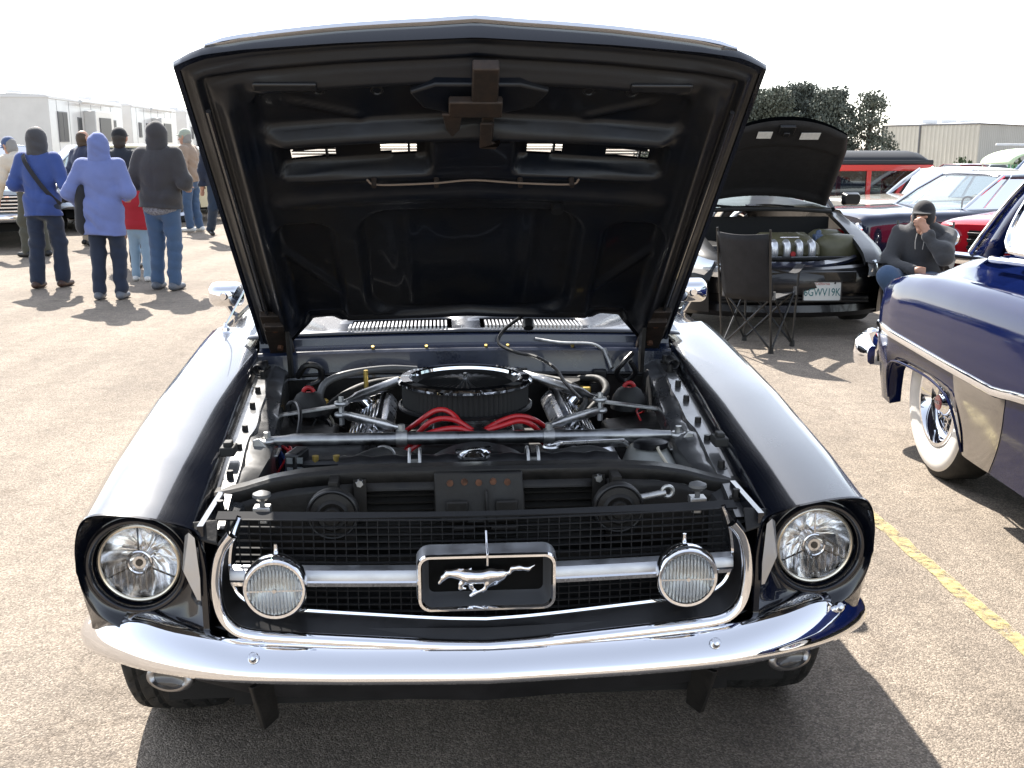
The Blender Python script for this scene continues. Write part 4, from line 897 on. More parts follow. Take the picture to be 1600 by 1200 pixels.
def make_car(name, label, loc, rz, pm, st, wheels=(.85, 3.6), wr=.33, wx=.74, cab=None, pillar=None, group=None, rim='steel', wall=0.0, cat='car', lamps=None, grille=None, bump=CHROME, seats=True, roof_m=None, glass=None, arch=1.13, trim=True, roof_z=None):
    """nose at y = 0 looking towards -y; st: rows of (y, half width, top z, shoulder z, bottom z)"""
    T = empty(name, loc, rz, label, cat, group)
    S = np.array(st, float); ya, yb = S[0, 0], S[-1, 0]; AR = wr*arch
    Y = set(np.round(np.linspace(ya, yb, 22), 3)) | set(np.round(S[:, 0], 3))
    for wy in wheels:
        for k in range(11): Y.add(round(wy+AR*math.cos(math.pi*k/10), 4))
        Y.add(round(wy-AR-.004, 4)); Y.add(round(wy+AR+.004, 4))
    rings = []
    for y in sorted(Y):
        wd, zt_, zs_, zb_ = (np.interp(y, S[:, 0], S[:, c]) for c in (1, 2, 3, 4))
        for wy in wheels:
            if abs(y-wy) <= AR: zb_ = max(zb_, wr+math.sqrt(max(0, AR*AR-(y-wy)**2)))
        zb_ = min(zb_, zs_-.12)
        h = [(0, zt_), (.40*wd, zt_-.06*(zt_-zs_)), (.70*wd, zs_+.62*(zt_-zs_)), (.86*wd, zs_+.22*(zt_-zs_)), (.95*wd, zs_-.012), (.985*wd, zs_-.05), (wd, zs_-.12 if zs_-.12 > zb_ else zb_+.02), (wd, max(zb_+.01, .45*zs_+.55*zb_)), (.985*wd, zb_+.006), (.95*wd, zb_), (.80*wd, zb_+.01)]
        rings.append([(x, y, z) for x, z in h[::-1]]+[(-x, y, z) for x, z in h[1:]])
    mb = MB(); mb.loft(rings, False, False); mb.add(rings[0], [tuple(range(len(rings[0])))]); mb.add(rings[-1], [tuple(range(len(rings[-1])))])
    mb.build('body', pm, T, ang=42)
    for wy in wheels:
        for s in (-1, 1):
            wheel(T, s*wx, wy, wr, wr, .21, rim, wall, s)
        n = 12; mb = MB()
        for s in (-1, 1): mb.loft([[(s*xx, wy+AR*1.02*math.cos(math.pi*i/n), wr+AR*1.02*math.sin(math.pi*i/n)) for i in range(n+1)] for xx in (wx+.10, .35)], False, False)
        mb.build('wheel_housing', BLKFLAT, T)
    MB().box((0, (ya+yb)/2, .30), (1.3, (yb-ya)*.86, .12)).build('floor_pan', BLKFLAT, T)
    if cab:
        # cab: windshield base y, top front y, top rear y, rear base y, roof z, half widths base/top
        a0, a1, c1, c0, rz_, wb, wt = cab
        zb1 = float(np.interp(a0, S[:, 0], (S[:, 2]*.35+S[:, 3]*.65))); zb2 = float(np.interp(c0, S[:, 0], (S[:, 2]*.35+S[:, 3]*.65)))
        rm = roof_m or pm; gm = glass or GLASS
        mb = MB(); mb.grid(12, 12, lambda u, v: ((u*2-1)*(wt+.015), a1-.02+(c1-a1+.04)*v, rz_-.05+.05*(1-(u*2-1)**4)*(.55+.45*math.sin(math.pi*min(1, max(0, v))))))
        mb.build('roof', rm, T, ang=60, solid=.03)
        wn = MB(); wn.grid(10, 6, lambda u, v: Vector((u*2-1, 0, 0))*(wb+(wt-wb)*v)*.97+Vector((0, a0+(a1-a0)*v-.10*(1-(u*2-1)**2)*(1-v*.6), zb1+(rz_-.04-zb1)*v+.0*u))); wn.build('windshield', gm, T, ang=180)
        wn = MB(); wn.grid(10, 6, lambda u, v: Vector((u*2-1, 0, 0))*(wb+(wt-wb)*v)*.95+Vector((0, c0+(c1-c0)*v+.06*(1-(u*2-1)**2)*(1-v*.6), zb2+(rz_-.04-zb2)*v))); wn.build('rear_window', gm, T, ang=180)
        for s in (-1, 1):
            A0, A1, C1, C0 = Vector((s*wb, a0, zb1)), Vector((s*wt, a1, rz_-.04)), Vector((s*wt, c1, rz_-.04)), Vector((s*wb, c0, zb2))
            MB().tube([A0, A0.lerp(A1, .5)+Vector((s*.012, -.01, .01)), A1], .024, 8).build('windshield_pillar', CHROME if trim else pm, T)
            pw = pillar or .35
            MB().prism([C0, C0+Vector((0, -pw, .0)), C1+Vector((0, -pw*.6, 0)), C1+Vector((0, .02, 0))], (-s*.03, 0, 0)).build('rear_pillar', rm, T, bevel=.008)
            mid = a1+.02+(c1-a1)*.12
            gl = MB(); gl.add([A0+Vector((-s*.012, .03, .01)), C0+Vector((-s*.012, -pw, .01)), C1+Vector((-s*.012, -pw*.6, 0)), A1+Vector((-s*.012, .02, 0))], [(0, 1, 2, 3)]); gl.build('side_window', gm, T)
            if trim:
                MB().tube([A0+Vector((s*.01, .30, .0)), A1+Vector((s*.006, .12, .0))], .009, 6).build('vent_window_post', CHROME, T)
                MB().tube([A0+Vector((s*.012, 0, .008)), C0+Vector((s*.012, 0, .008))], .008, 6).build('belt_trim', CHROME, T)
        if seats:
            for s in (-1, 1): MB().box((s*.36, (a1+c1)/2+.05, zb1-.12), (.52, .14, .5), (R(12), 0, 0)).build('front_seat', SEAT, T, bevel=.05)
            MB().box((0, a0+.18, zb1-.06), (wb*1.8, .3, .1)).build('dashboard', SEAT, T, bevel=.03)
            MB().torus((.36, a0+.42, zb1-.02), .18, .012, 24, 6, 'y', rot=Matrix.Rotation(R(25), 3, 'X')).build('steering_wheel', BLK2, T)
    w0, zt0, zs0, zb0 = S[0, 1:]
    if lamps:
        for x, z, r_ in lamps:
            for s in (-1, 1):
                y0 = -.02
                l = MB().lathe([(r_, -.06), (r_*1.06, .005), (r_*.92, .018), (r_*.86, .01)], 28, (s*x, y0, z), 'y').build('headlight', CHROME, T, ang=40)
                MB().lathe([(.0, .022), (r_*.5, .019), (r_*.9, .008)], 24, (s*x, y0, z), 'y').build('lens', mat('lamp_lens_white', (.75, .77, .78), .08, 0, 1.0), l)
    if grille:
        gx, g0, g1, n, gm_ = grille
        g = MB().box((0, -.006, (g0+g1)/2), (gx*2, .02, g1-g0)).build('grille_backing', BLKFLAT, T)
        for k in range(n): MB().box((0, -.03, g0+(g1-g0)*(k+.5)/n), (gx*2, .03, (g1-g0)/n*.45)).build('grille_bar', gm_, T, bevel=.004)
        MB().loft([[(s*gx, -.03, g0), (s*gx, -.03, g1), (s*(gx+.02), -.03, g1), (s*(gx+.02), -.03, g0)] for s in (1,)], True, False).build('grille_edge', gm_, T) if False else None
    if bump is not None:
        for yy, sg in ((ya, -1), (yb, 1)):
            wdt = (w0 if sg < 0 else S[-1, 1])+.03; pts = bez([(-wdt, yy-sg*.16, .47), (-wdt*.93, yy+sg*.02, .47), (-wdt*.5, yy+sg*.09, .47), (0, yy+sg*.11, .47), (wdt*.5, yy+sg*.09, .47), (wdt*.93, yy+sg*.02, .47), (wdt, yy-sg*.16, .47)], 4)
            mb = MB(); mb.loft([[p+Vector((0, sg*dy, dz)) for dy, dz in ((-.03, .06), (.0, .055), (.025, .02), (.025, -.03), (.0, -.06), (-.03, -.065))] for p in pts]); mb.build('front_bumper' if sg < 0 else 'rear_bumper', bump, T, ang=45)
    return T
# a profile for a sixties car
def sixties(L=4.9, w=.95, hood=.93, deck=.93, zb=.25, nose=.88):
    return [(0, w*.90, nose-.02, nose-.05, .42), (.06, w*.96, nose+.01, nose-.02, .36), (.5, w, hood-.03, hood-.05, zb), (1.5, w, hood, hood-.05, zb), (L*.55, w, hood+.01, hood-.03, zb), (L-1.1, w, deck+.01, deck-.03, zb), (L-.4, w*.98, deck-.01, deck-.05, zb+.04), (L-.02, w*.93, deck-.07, deck-.10, .40), (L, w*.88, deck-.10, deck-.13, .46)]
def P3(x, y): return (x, y, gz(x, y))
# --- right-hand rows
make_car('classic_coupe', 'red classic coupe facing left behind the seated man', P3(4.89, 10.3), R(-50), paint('bright_red_paint', (.42, .012, .022)), [(0, .74, .80, .79, .44), (.04, .86, .83, .81, .36), (.3, .90, .87, .835, .26), (1.3, .92, .92, .87, .24), (2.6, .93, .93, .88, .24), (3.8, .92, .92, .88, .26), (4.65, .86, .86, .82, .42)], (.9, 3.6), .33, .75, (1.45, 2.05, 2.9, 3.7, 1.30, .68, .56), lamps=[(.68, .66, .088)], grille=(.50, .54, .74, 3, BLK2), bump=CHROME)
make_car('classic_hardtop', 'dark navy sixties hardtop behind the seated man, its windshield glaring white', P3(4.0, 13.75), R(-75), paint('deep_navy_paint', (.006, .010, .030)), sixties(5.0, .96, .96, .97, .26, .90), (.95, 3.95), .34, .78, (1.5, 2.15, 3.2, 4.05, 1.38, .72, .60), lamps=[(.62, .72, .075), (.79, .72, .075)], grille=(.52, .60, .80, 4, SATBLK))
make_car('classic_sedan', 'white sedan with tan hood parked behind the dark navy hardtop', P3(5.2, 17.3), R(-66), paint('cream_white_paint', (.62, .58, .50)), sixties(4.9, .93, .98, .96, .26, .92), (.95, 3.9), .34, .76, (1.7, 2.3, 3.3, 4.0, 1.42, .69, .58), lamps=[(.70, .74, .085)], grille=(.5, .60, .80, 4, CHROME2))
make_car('parked_sedan', 'pale silver sedan at right edge behind the navy hardtop', P3(8.3, 15.9), R(-80), paint('silver_paint', (.50, .51, .52)), sixties(4.7, .9, .96, .98, .24, .85), (.9, 3.6), .33, .74, (1.3, 2.1, 3.3, 4.1, 1.44, .69, .58), lamps=[(.66, .70, .07)], trim=False)
# red vintage sedan with black top
VS = empty('vintage_sedan', P3(3.72, 19.6), R(-86), 'red vintage upright sedan with black fabric roof in front of the trees', 'car')
vred = paint('vintage_red_paint', (.48, .022, .02))
def vsec(y, wd, z0, z1): return [(-wd*.96, y, z0), (-wd, y, z0+.1), (-wd, y, z1), (wd, y, z1), (wd, y, z0+.1), (wd*.96, y, z0)]
mb = MB(); mb.loft([vsec(.9, .45, .45, .98), vsec(1.6, .55, .42, 1.0), vsec(1.75, .70, .40, .96), vsec(3.3, .74, .40, .96), vsec(3.62, .70, .42, .96), vsec(3.74, .62, .48, .9)]); mb.build('body', vred, VS, bevel=.03)
mb = MB(); mb.loft([[(x*q, 1.68+2.02*v, 1.53+.20*(1-abs(x*q/.75)**3.5)*1.0-.12*max(0, (v-.85)/.15)**2-.03*max(0, (.1-v)/.1)) for x in np.linspace(-.73, .73, 13) for q in (1-.12*max(0, (v-.85)/.15)**2,)] for v in np.linspace(0, 1, 14)], False, False); mb.loft([[(s_*(.735+.02*(q == 1)), 1.66+2.0*v, z) for v in np.linspace(0, 1, 8)] for s_ in (1,) for q, z in ((0, 1.57), (1, 1.53), (0, 1.475))], False, False); mb.loft([[(-(.735+.02*(q == 1)), 1.66+2.0*v, z) for v in np.linspace(0, 1, 8)] for q, z in ((0, 1.57), (1, 1.53), (0, 1.475))], False, False); mb.build('fabric_roof', mat('black_roof_fabric', (.012, .014, .018), .6), VS, ang=60, solid=.05)
mb = MB(); mb.loft([[(x, 3.62+.10*(1-(x/.73)**4)-.02, z) for x in np.linspace(-.72, .72, 9)] for z in (.92, 1.25, 1.56)], False, False); mb.build('rear_panel', vred, VS, ang=60, solid=.03)
for s in (-1, 1):
    for y0, y1 in ((1.70, 1.78), (2.48, 2.56), (3.36, 3.66)): MB().box((s*.715, (y0+y1)/2, 1.18), (.05, y1-y0, .52)).build('window_post', vred, VS, bevel=.008)
    MB().box((s*.715, 2.68, 1.435), (.06, 1.98, .11)).build('window_rail', vred, VS, bevel=.01)
    for y0, y1 in ((1.78, 2.48), (2.56, 3.36)): MB().add([(s*.705, y0, .94), (s*.705, y1, .94), (s*.705, y1, 1.40), (s*.705, y0, 1.40)], [(0, 1, 2, 3)]).build('side_window', DGLASS, VS)
    MB().tube([(s*.75, 2.52, .55), (s*.75, 2.52, .96)], .006, 6).box((s*.77, 2.42, .86), (.02, .10, .02)).build('door_handle', CHROME, VS)
    mb = MB(); mb.loft([[(s*.60, .55+.62*math.cos(a)*-1*q, .36+.48*math.sin(a)*q) for a in np.linspace(.05, math.pi*.95, 14)] if False else [(s*xx, .6-.56*math.cos(a), .35+.46*math.sin(a)) for a in np.linspace(.05, math.pi*.95, 14)] for xx, q in ((.50, 1), (.62, 1), (.82, 1))], False, False); mb.build('front_fender', mat('vintage_black_paint', (.01, .01, .012), .2, 0, 1.0), VS, ang=60, solid=.02)
    mb = MB(); mb.loft([[(s*xx, 3.3-.50*math.cos(a), .35+.46*math.sin(a)) for a in np.linspace(.05, math.pi*.95, 14)] for xx in (.60, .82)], False, False); mb.build('rear_fender', mat('vintage_black_paint', (0, 0, 0)), VS, ang=60, solid=.02)
    wheel(VS, s*.70, .6, .36, .36, .15, 'alloy', .0, s); wheel(VS, s*.70, 3.3, .36, .36, .15, 'alloy', .0, s)
    MB().lathe([(.11, -.08), (.12, .0), (.10, .02), (.0, .03)], 24, (s*.42, .55, .98), 'y').build('headlight', CHROME, VS)
MB().box((0, .78, .80), (.5, .08, .62)).build('radiator_shell', CHROME, VS, bevel=.03)
MB().add([(-.66, 1.70, .95), (.66, 1.70, .95), (.66, 1.70, 1.48), (-.66, 1.70, 1.48)], [(0, 1, 2, 3)]).build('windshield', GLASS, VS)
# far rows of parked cars
FAR = [(17.5, 47, 'small dark red parked car, leftmost of the far row by the warehouse', (.20, .02, .03)), (20.3, 50, 'small white parked car in the far row before the warehouse', (.7, .7, .68)), (22.6, 49, 'small teal parked car in the far row before the warehouse', (.05, .16, .19)), (25.0, 52, 'small grey parked car in the far row near the hedge', (.25, .25, .26)), (28.5, 54, 'small black parked car, rightmost of the far row', (.02, .02, .025))]
for i, (x, y, lb, c) in enumerate(FAR):
    make_car('parked_car', lb, P3(x, y), R(-70+10*(i % 3)), paint('far_paint_%d' % i, c), sixties(4.6, .88, .95, .98, .24, .8), (.85, 3.5), .32, .72, (1.2, 2.0, 3.2, 4.0, 1.44, .68, .56), lamps=[(.62, .68, .07)], trim=False, group='cars parked far away before the warehouse', bump=None, glass=DGLASS)
# pickup with ladder rack
PU = make_car('pickup_truck', 'blue and white pickup with a pale ladder rack in the middle distance', P3(12.2, 28.5), R(-82), paint('pickup_blue_white', (.30, .36, .48)), [(0, .82, .98, .93, .45), (.1, .9, 1.0, .95, .40), (1.4, .92, 1.05, .98, .35), (2.8, .92, 1.04, 1.0, .35), (5.1, .92, 1.02, 1.0, .40), (5.2, .90, 1.0, .98, .45)], (.9, 4.2), .36, .76, (1.35, 1.85, 2.7, 2.85, 1.68, .74, .62), pillar=.12, lamps=[(.7, .80, .08)], trim=False)
for y in (2.9, 5.0):
    for s in (-1, 1): MB().cyl((s*.86, y, 1.0), (s*.80, y, 1.95), .03, .03, 10).build('rack_post', WHITEP, PU)
    MB().cyl((-.84, y, 1.95), (.84, y, 1.95), .03, .03, 10).build('rack_crossbar', WHITEP, PU)
for s in (-1, 1): MB().cyl((s*.80, 1.0, 1.98), (s*.80, 5.2, 1.95), .03, .03, 10).build('rack_rail', WHITEP, PU)
# green and white awning tent far right
cn = empty('awning_tent', P3(18.9, 39.0), 0, 'pale green rounded awning tent at the far right edge', 'tent')
mb = MB(); mb.loft([[(1.6*math.cos(a)*q, y, 1.45+.55*math.sin(a)*q) for a in np.linspace(0, math.pi, 17)] for y, q in ((-1.2, .9), (-1.1, 1), (1.1, 1), (1.2, .9))], False, False); mb.build('awning_top', mat('pale_green_canvas', (.50, .62, .42), .7, var=.1), cn, ang=60, solid=.02)
mb = MB()
for k in range(26): mb.box((-1.55+.124*k, -1.15, 1.36), (.07, .01, .20))
tag(mb.build('awning_fringe', mat('green_fringe', (.10, .26, .14), .7), cn), kind='stuff')
for x in (-1.5, 1.5):
    for y in (-1.1, 1.1): MB().cyl((x, y, 0), (x, y, 1.5), .025, .025, 8).build('pole', WHITEP, cn)

# --- left-hand row
make_car('classic_car', 'pale blue fifties car with wide chrome grille and whitewall tyres at the left edge', P3(-7.75, 15.75), R(22), paint('ice_blue_paint', (.38, .46, .55)), [(0, .90, .86, .84, .45), (.08, .97, .92, .88, .36), (.6, 1.0, .99, .93, .26), (1.6, 1.0, 1.04, .95, .24), (3.4, 1.0, 1.02, .96, .24), (4.6, .98, 1.0, .96, .26), (5.3, .90, .94, .92, .45)], (.95, 4.0), .36, .82, (1.75, 2.35, 3.5, 4.3, 1.55, .74, .60), lamps=[(.80, .76, .095)], grille=(.66, .54, .80, 5, CHROME), wall=.92, trim=True)
make_car('classic_car', 'black fifties car with chrome grille bars between the woman in blue and the hooded coat', P3(-7.35, 19.3), R(18), paint('gloss_black_paint', (.012, .012, .014)), [(0, .88, .84, .82, .45), (.08, .95, .90, .86, .36), (.6, .98, .97, .91, .26), (1.6, .98, 1.0, .93, .24), (3.4, .98, 1.0, .94, .24), (4.6, .95, .97, .93, .26), (5.2, .88, .9, .88, .45)], (.95, 3.9), .35, .80, (1.75, 2.35, 3.4, 4.2, 1.50, .72, .60), lamps=[(.76, .72, .09)], grille=(.60, .50, .76, 5, CHROME))
make_car('estate_car', 'cream roofed estate car behind the bending man at the left edge', P3(-10.3, 20.6), R(-60), paint('cream_paint', (.68, .60, .40)), sixties(4.7, .92, 1.0, 1.0, .26, .9), (.9, 3.7), .33, .75, (1.3, 1.85, 4.0, 4.5, 1.55, .72, .62), pillar=.2, lamps=[(.68, .74, .09)])
make_car('parked_saloon', 'white saloon glaring in the sun behind the woman in blue', P3(-9.5, 24.0), R(-62), paint('white_paint', (.75, .75, .74)), sixties(4.7, .9, 1.0, 1.0, .26, .9), (.9, 3.7), .33, .75, (1.3, 1.9, 3.4, 4.2, 1.5, .70, .60), lamps=[(.66, .72, .08)], trim=False)
make_car('parked_coupe', 'dark coupe with polished alloy wheels behind the man in the tan jacket', P3(-8.9, 26.2), R(-98), paint('dark_grey_paint', (.03, .03, .034)), sixties(4.5, .9, .92, .95, .22, .85), (.9, 3.5), .34, .80, (1.4, 2.0, 2.9, 3.8, 1.38, .68, .56), lamps=[(.64, .68, .08)], rim='alloy', trim=False)

# ------------------------------------------------------------------ black hatchback with its hood up
HB = empty('hatchback', (2.26, 8.48, 0), R(2), 'black hatchback with its hood up, facing us beyond the folding chair', 'car')
hbp = mat('hatch_black_paint', (.004, .005, .007), .32, 0, .18, .2, rvar=.05, vscale=4)
def hsec(y):
    wd = interp(y, [0, .12, .35, .8, 1.5], [.70, .80, .87, .885, .89]); zt_ = interp(y, [0, .12, .35, .8, 1.35], [.60, .66, .72, .83, .93]); xi = interp(y, [0, .3, 1.35], [.56, .60, .665])
    zb_ = .20 if abs(y-.86) > .37 else max(.20, .315+math.sqrt(.37**2-(y-.86)**2))
    return [(xi, zt_-.03), (xi+.01, zt_), (xi+(wd-xi)*.5, zt_-.01), (wd-.045, zt_-.06), (wd-.008, zt_-.16), (wd, max(.46, zb_+.03)), (wd-.015, max(.30, zb_+.01)), (wd-.02, zb_), (wd-.08, zb_)]
yh = [0, .04, .12, .25, .40, .486, .49, .50, .54, .62, .74, .86, .98, 1.1, 1.18, 1.22, 1.23, 1.234, 1.35]
mb = MB(); mb.loft([[(x, y, z) for x, z in hsec(y)] for y in yh], False, False)
mb.mirror().build('front_wing', hbp, HB, ang=50); mb.build('front_wing', hbp, HB, ang=50)
# rear body and cabin
mb = MB(); rr = []
for y, wd, zt_, zs_ in ((1.36, .89, .97, .93), (1.9, .895, .98, .95), (3.0, .89, 1.0, .97), (3.7, .86, 1.02, .98), (4.15, .78, .98, .92), (4.2, .72, .8, .75)):
    h = [(0, zt_), (.6*wd, zt_), (.9*wd, zs_), (wd, zs_-.12), (wd, .5), (.97*wd, .2), (.8*wd, .2)]; rr.append([(x, y, z) for x, z in h[::-1]]+[(-x, y, z) for x, z in h[1:]])
mb.loft(rr, False, False); mb.build('cabin_body', hbp, HB, ang=45)
mb = MB(); mb.grid(10, 10, lambda u, v: ((u*2-1)*.58, 2.05+1.75*v, 1.40+.05*(1-(u*2-1)**2)+.05*math.sin(math.pi*v)-.1*v*v)); mb.build('roof', hbp, HB, ang=60, solid=.03)
mb = MB(); mb.grid(10, 6, lambda u, v: ((u*2-1)*(.68-.11*v), 1.25+.85*v-.16*(1-(u*2-1)**2)*(1-.6*v), .95+.47*v)); mb.build('windshield', GLASS, HB, ang=180)
for s in (-1, 1):
    MB().tube([(s*.70, 1.28, .94), (s*.64, 1.7, 1.22), (s*.575, 2.08, 1.43)], .028, 8).build('windshield_pillar', hbp, HB)
    MB().add([(s*.76, 1.5, .97), (s*.76, 3.8, 1.0), (s*.58, 3.5, 1.38), (s*.57, 2.1, 1.43)], [(0, 1, 2, 3)]).build('side_window', DGLASS, HB)
    MB().prism([(s*.76, 3.4, .99), (s*.74, 4.05, 1.0), (s*.57, 3.85, 1.36), (s*.58, 3.5, 1.40)], (-s*.03, 0, 0)).build('rear_pillar', hbp, HB)
    MB().loft([rrect(.07, .045, .03, 1.55, 1.02, cx=s*.98, n=4), rrect(.085, .06, .03, 1.62, 1.02, cx=s*.98, n=4)]).build('side_mirror', hbp, HB, ang=50)
    wheel(HB, s*.775, .86, .315, .315, .21, 'alloy', 0, s); wheel(HB, s*.775, 3.44, .315, .315, .21, 'alloy', 0, s)
    mb = MB(); mb.loft([[(s*xx, .86+.375*math.cos(math.pi*i/12), .315+.375*math.sin(math.pi*i/12)) for i in range(13)] for xx in (.86, .45)], False, False); mb.build('wheel_housing', BLKFLAT, HB)
    # headlamps swept round the corner
    lm = MB(); lm.loft([[(s*x, y-.012, z) for x, y, z in ((.59, .03, .60), (.69, .06, .62), (.79, .17, .65), (.85, .33, .69))], [(s*x, y-.03, z) for x, y, z in ((.60, .03, .54), (.71, .06, .55), (.815, .17, .57), (.868, .33, .62))], [(s*x, y-.012, z) for x, y, z in ((.60, .03, .48), (.72, .06, .49), (.825, .17, .51), (.875, .33, .56))]], False, False)
    hl = lm.build('headlight', mat('clear_lamp', (.75, .78, .80), .05, .6, 1.0), HB, ang=60)
    MB().box((s*.842, .235, .56), (.03, .07, .10), (0, 0, s*R(35))).build('side_marker', AMBER, hl, bevel=.01)
# bumper, grille, slam panel
mb = MB(); rr = []
for x in np.linspace(-.86, .86, 25):
    y = .02+.30*(abs(x)/.86)**3.2-.05*(1-abs(x)/.86); zt_ = .585-.03*(1-(x/.86)**2)
    rr.append([(x, y+.06, zt_), (x, y, zt_-.015), (x, y-.025, zt_-.06), (x, y-.03, .40), (x, y-.015, .345), (x, y+.02, .335), (x, y+.03, .27), (x, y-.01, .255), (x, y-.02, .20), (x, y+.03, .155), (x, y+.2, .15)])
mb.loft(rr, False, False); BPH = mb.build('front_bumper', mat('bumper_black_plastic', (.008, .008, .009), .28, 0, .3), HB, ang=40)
MB().box((0, -.032, .485), (.98, .012, .085)).build('grille_opening', mat('grille_gloss_black', (.02, .018, .014), .15, 0, .8), BPH, bevel=.008)
MB().box((0, -.01, .302), (1.2, .02, .05)).build('lower_grille', BLKFLAT, BPH)
for k in range(2): MB().box((0, -.03+.004*k, .292+.024*k), (1.2, .014, .008)).build('lower_grille_bar', SATBLK, BPH)
mb = MB(); mb.loft([[(x, .05+.24*(abs(x)/.6)**3, z-.05*(1-(x/.6)**2)) for x in np.linspace(-.60, .60, 21)] for z in (.59, .615)], False, False)
mb.loft([[(x, .05+dy+.24*(abs(x)/.6)**3*q, z-.05*(1-(x/.6)**2)*q) for x in np.linspace(-.60, .60, 21)] for dy, z, q in ((.0, .615, 1), (.10, .625, .8), (.12, .60, .7))], False, False); mb.build('slam_panel', mat('slam_navy', (.015, .018, .035), .3, 0, .8), HB, ang=40)
MB().box((0, .30, .60), (1.06, .05, .03)).box((0, .34, .55), (1.1, .04, .12)).build('lock_carrier', BLK2, HB, bevel=.006)
for sx in (-.18, .12): MB().box((sx, .16, .622), (.22, .05, .012), (R(-8), 0, R(6))).build('air_duct', mat('duct_grey', (.10, .105, .115), .35), HB, bevel=.006)
PLT = MB().loft([rrect(.152, .076, .012, -.048, .372, cx=.215), rrect(.152, .076, .012, -.042, .372, cx=.215)]).build('license_plate', mat('plate_white', (.70, .72, .68), .35), HB)
PG = mat('plate_teal', (.02, .16, .17), .4)
text_obj('plate_number', '6GWV19K', .088, PG, PLT, (.215, -.0495, .362), (R(90), 0, 0), .0006, font_w=.74)
text_obj('plate_script', 'California', .030, mat('plate_script_red', (.45, .12, .10), .4), PLT, (.215, -.0495, .432), (R(90), 0, 0), .0005)
mb = MB(); mb.loft([rrect(.158, .082, .014, -.047, .372, cx=.215), rrect(.158, .082, .014, -.053, .372, cx=.215), rrect(.149, .073, .010, -.053, .372, cx=.215), rrect(.149, .073, .010, -.047, .372, cx=.215)], True, False); mb.build('plate_frame', mat('plate_frame_dark', (.03, .03, .03), .4), PLT)
for dx in (-.10, .10): MB().cyl((.215+dx, -.049, .437), (.215+dx, -.053, .437), .008, .008, 8).build('plate_screw', BLK2, PLT)
# engine bay
MB().box((0, .80, .42), (1.20, .95, .3)).box((0, 1.24, .70), (1.30, .06, .36)).build('bay_tub', BLKFLAT, HB)
ENG = MB().loft([[(-.16, .42, .60), (.34, .42, .60), (.34, .80, .62), (-.16, .80, .62)], [(-.155, .44, .70), (.335, .44, .70), (.335, .78, .75), (-.155, .78, .75)], [(-.10, .48, .735), (.28, .48, .735), (.28, .74, .785), (-.10, .74, .785)]]).build('engine_cover', mat('olive_engine_cover', (.11, .10, .055), .4, 0, .3, var=.2, vscale=8), HB, bevel=.02)
for k in range(4): MB().tube(bez([(-.07+.105*k, .42, .72), (-.07+.105*k, .37, .70), (-.07+.105*k, .36, .64), (-.07+.105*k, .38, .60)], 5), .030, 14).build('intake_runner', mat('silver_runner', (.62, .63, .65), .3, .7), ENG)
MB().cyl((.08, .345, .63), (.08, .335, .63), .022, .022, 14).build('red_cap', REDBITS, ENG)
MB().box((.09, .50, .755), (.16, .012, .01)).build('cover_badge', CHROME2, ENG, bevel=.002)
ab = MB().lathe([(.0, .12), (.12, .11), (.18, .07), (.20, 0), (.19, -.1)], 28, (.53, .58, .66), sx=1.05, sy=.8).build('air_box', mat('olive_air_box', (.10, .095, .055), .4, var=.2, vscale=8), HB, ang=60)
MB().lathe([(.0, .06), (.10, .055), (.15, .02), (.155, -.06)], 24, (.50, .82, .74), sx=1.0, sy=.7).build('reservoir', mat('olive_air_box', (0, 0, 0)), HB, ang=60)
MB().box((.37, .62, .69), (.07, .10, .16)).cyl((.40, .7, .72), (.40, .7, .80), .03, .02, 12).build('fuse_box', mat('fuse_blue_grey', (.06, .09, .16), .4), HB, bevel=.01)
MB().box((.63, .95, .74), (.16, .2, .09)).build('battery_cover', REDBITS, HB, bevel=.02)
MB().box((-.42, .62, .62), (.4, .5, .16)).build('dark_air_filter', BLK2, HB, bevel=.03)
# hood of the hatchback
hA = R(38); h0 = Vector((0, 1.30, .97)); hV = Vector((0, -math.cos(hA), math.sin(hA))); hN = Vector((0, -math.sin(hA), -math.cos(hA)))
def hw_(v): return interp(v, [0, .4, .8, 1.05], [.645, .62, .585, .52])
def hq(a, v, w_): u = (a*2-1); vm = 1.0+.16*(1-abs(u)**2.2); v0 = .13*(1-abs(u)**2.0); vv = v0+(vm-v0)*v; return Vector((u*hw_(vv), 0, 0))+h0+hV*vv+hN*w_
RH = empty('raised_hood'); RH.parent = HB
MB().grid(24, 20, lambda a, v: hq(a, v, -.05*(1-(a*2-1)**2)-.02)).build('hood_skin', hbp, RH, ang=60)
def hrel(a, v):
    u = abs(a*2-1); e = min(1-u, (1-v)*1.6, v*1.6); w_ = -.03*(1-u*u)
    return w_+.03*float(sstep(0, .05, e))-.018*float(sstep(.10, .16, min(1-u, v*1.2, (.80-v)*1.5)))
MB().grid(60, 50, lambda a, v: hq(a, v, hrel(a, v))).build('hood_liner', mat('hood_felt', (.007, .007, .008), .75, var=.4, vscale=14, bump=.2, bscale=50), RH, ang=60)
q3 = Euler((-hA, 0, 0)).to_matrix()
for u, v, wd_ in ((.34, .88, .12), (.70, .875, .16), (.12, .85, .07)): MB().box(hq(u, v, .012), (wd_, .085 if wd_ > .1 else .03, .002), q3).build('caution_label', mat('white_label', (.62, .63, .62), .5, var=.1, vscale=40), RH)
MB().box(hq(.5, .93, .01), (.13, .10, .03), q3).box(hq(.5, .90, .03), (.05, .05, .03), q3).build('hood_striker', BLK2, RH, bevel=.006)
for s in (-1, 1): MB().box((s*.64, 1.28, .945), (.04, .14, .03)).build('hood_hinge', BLK2, RH)
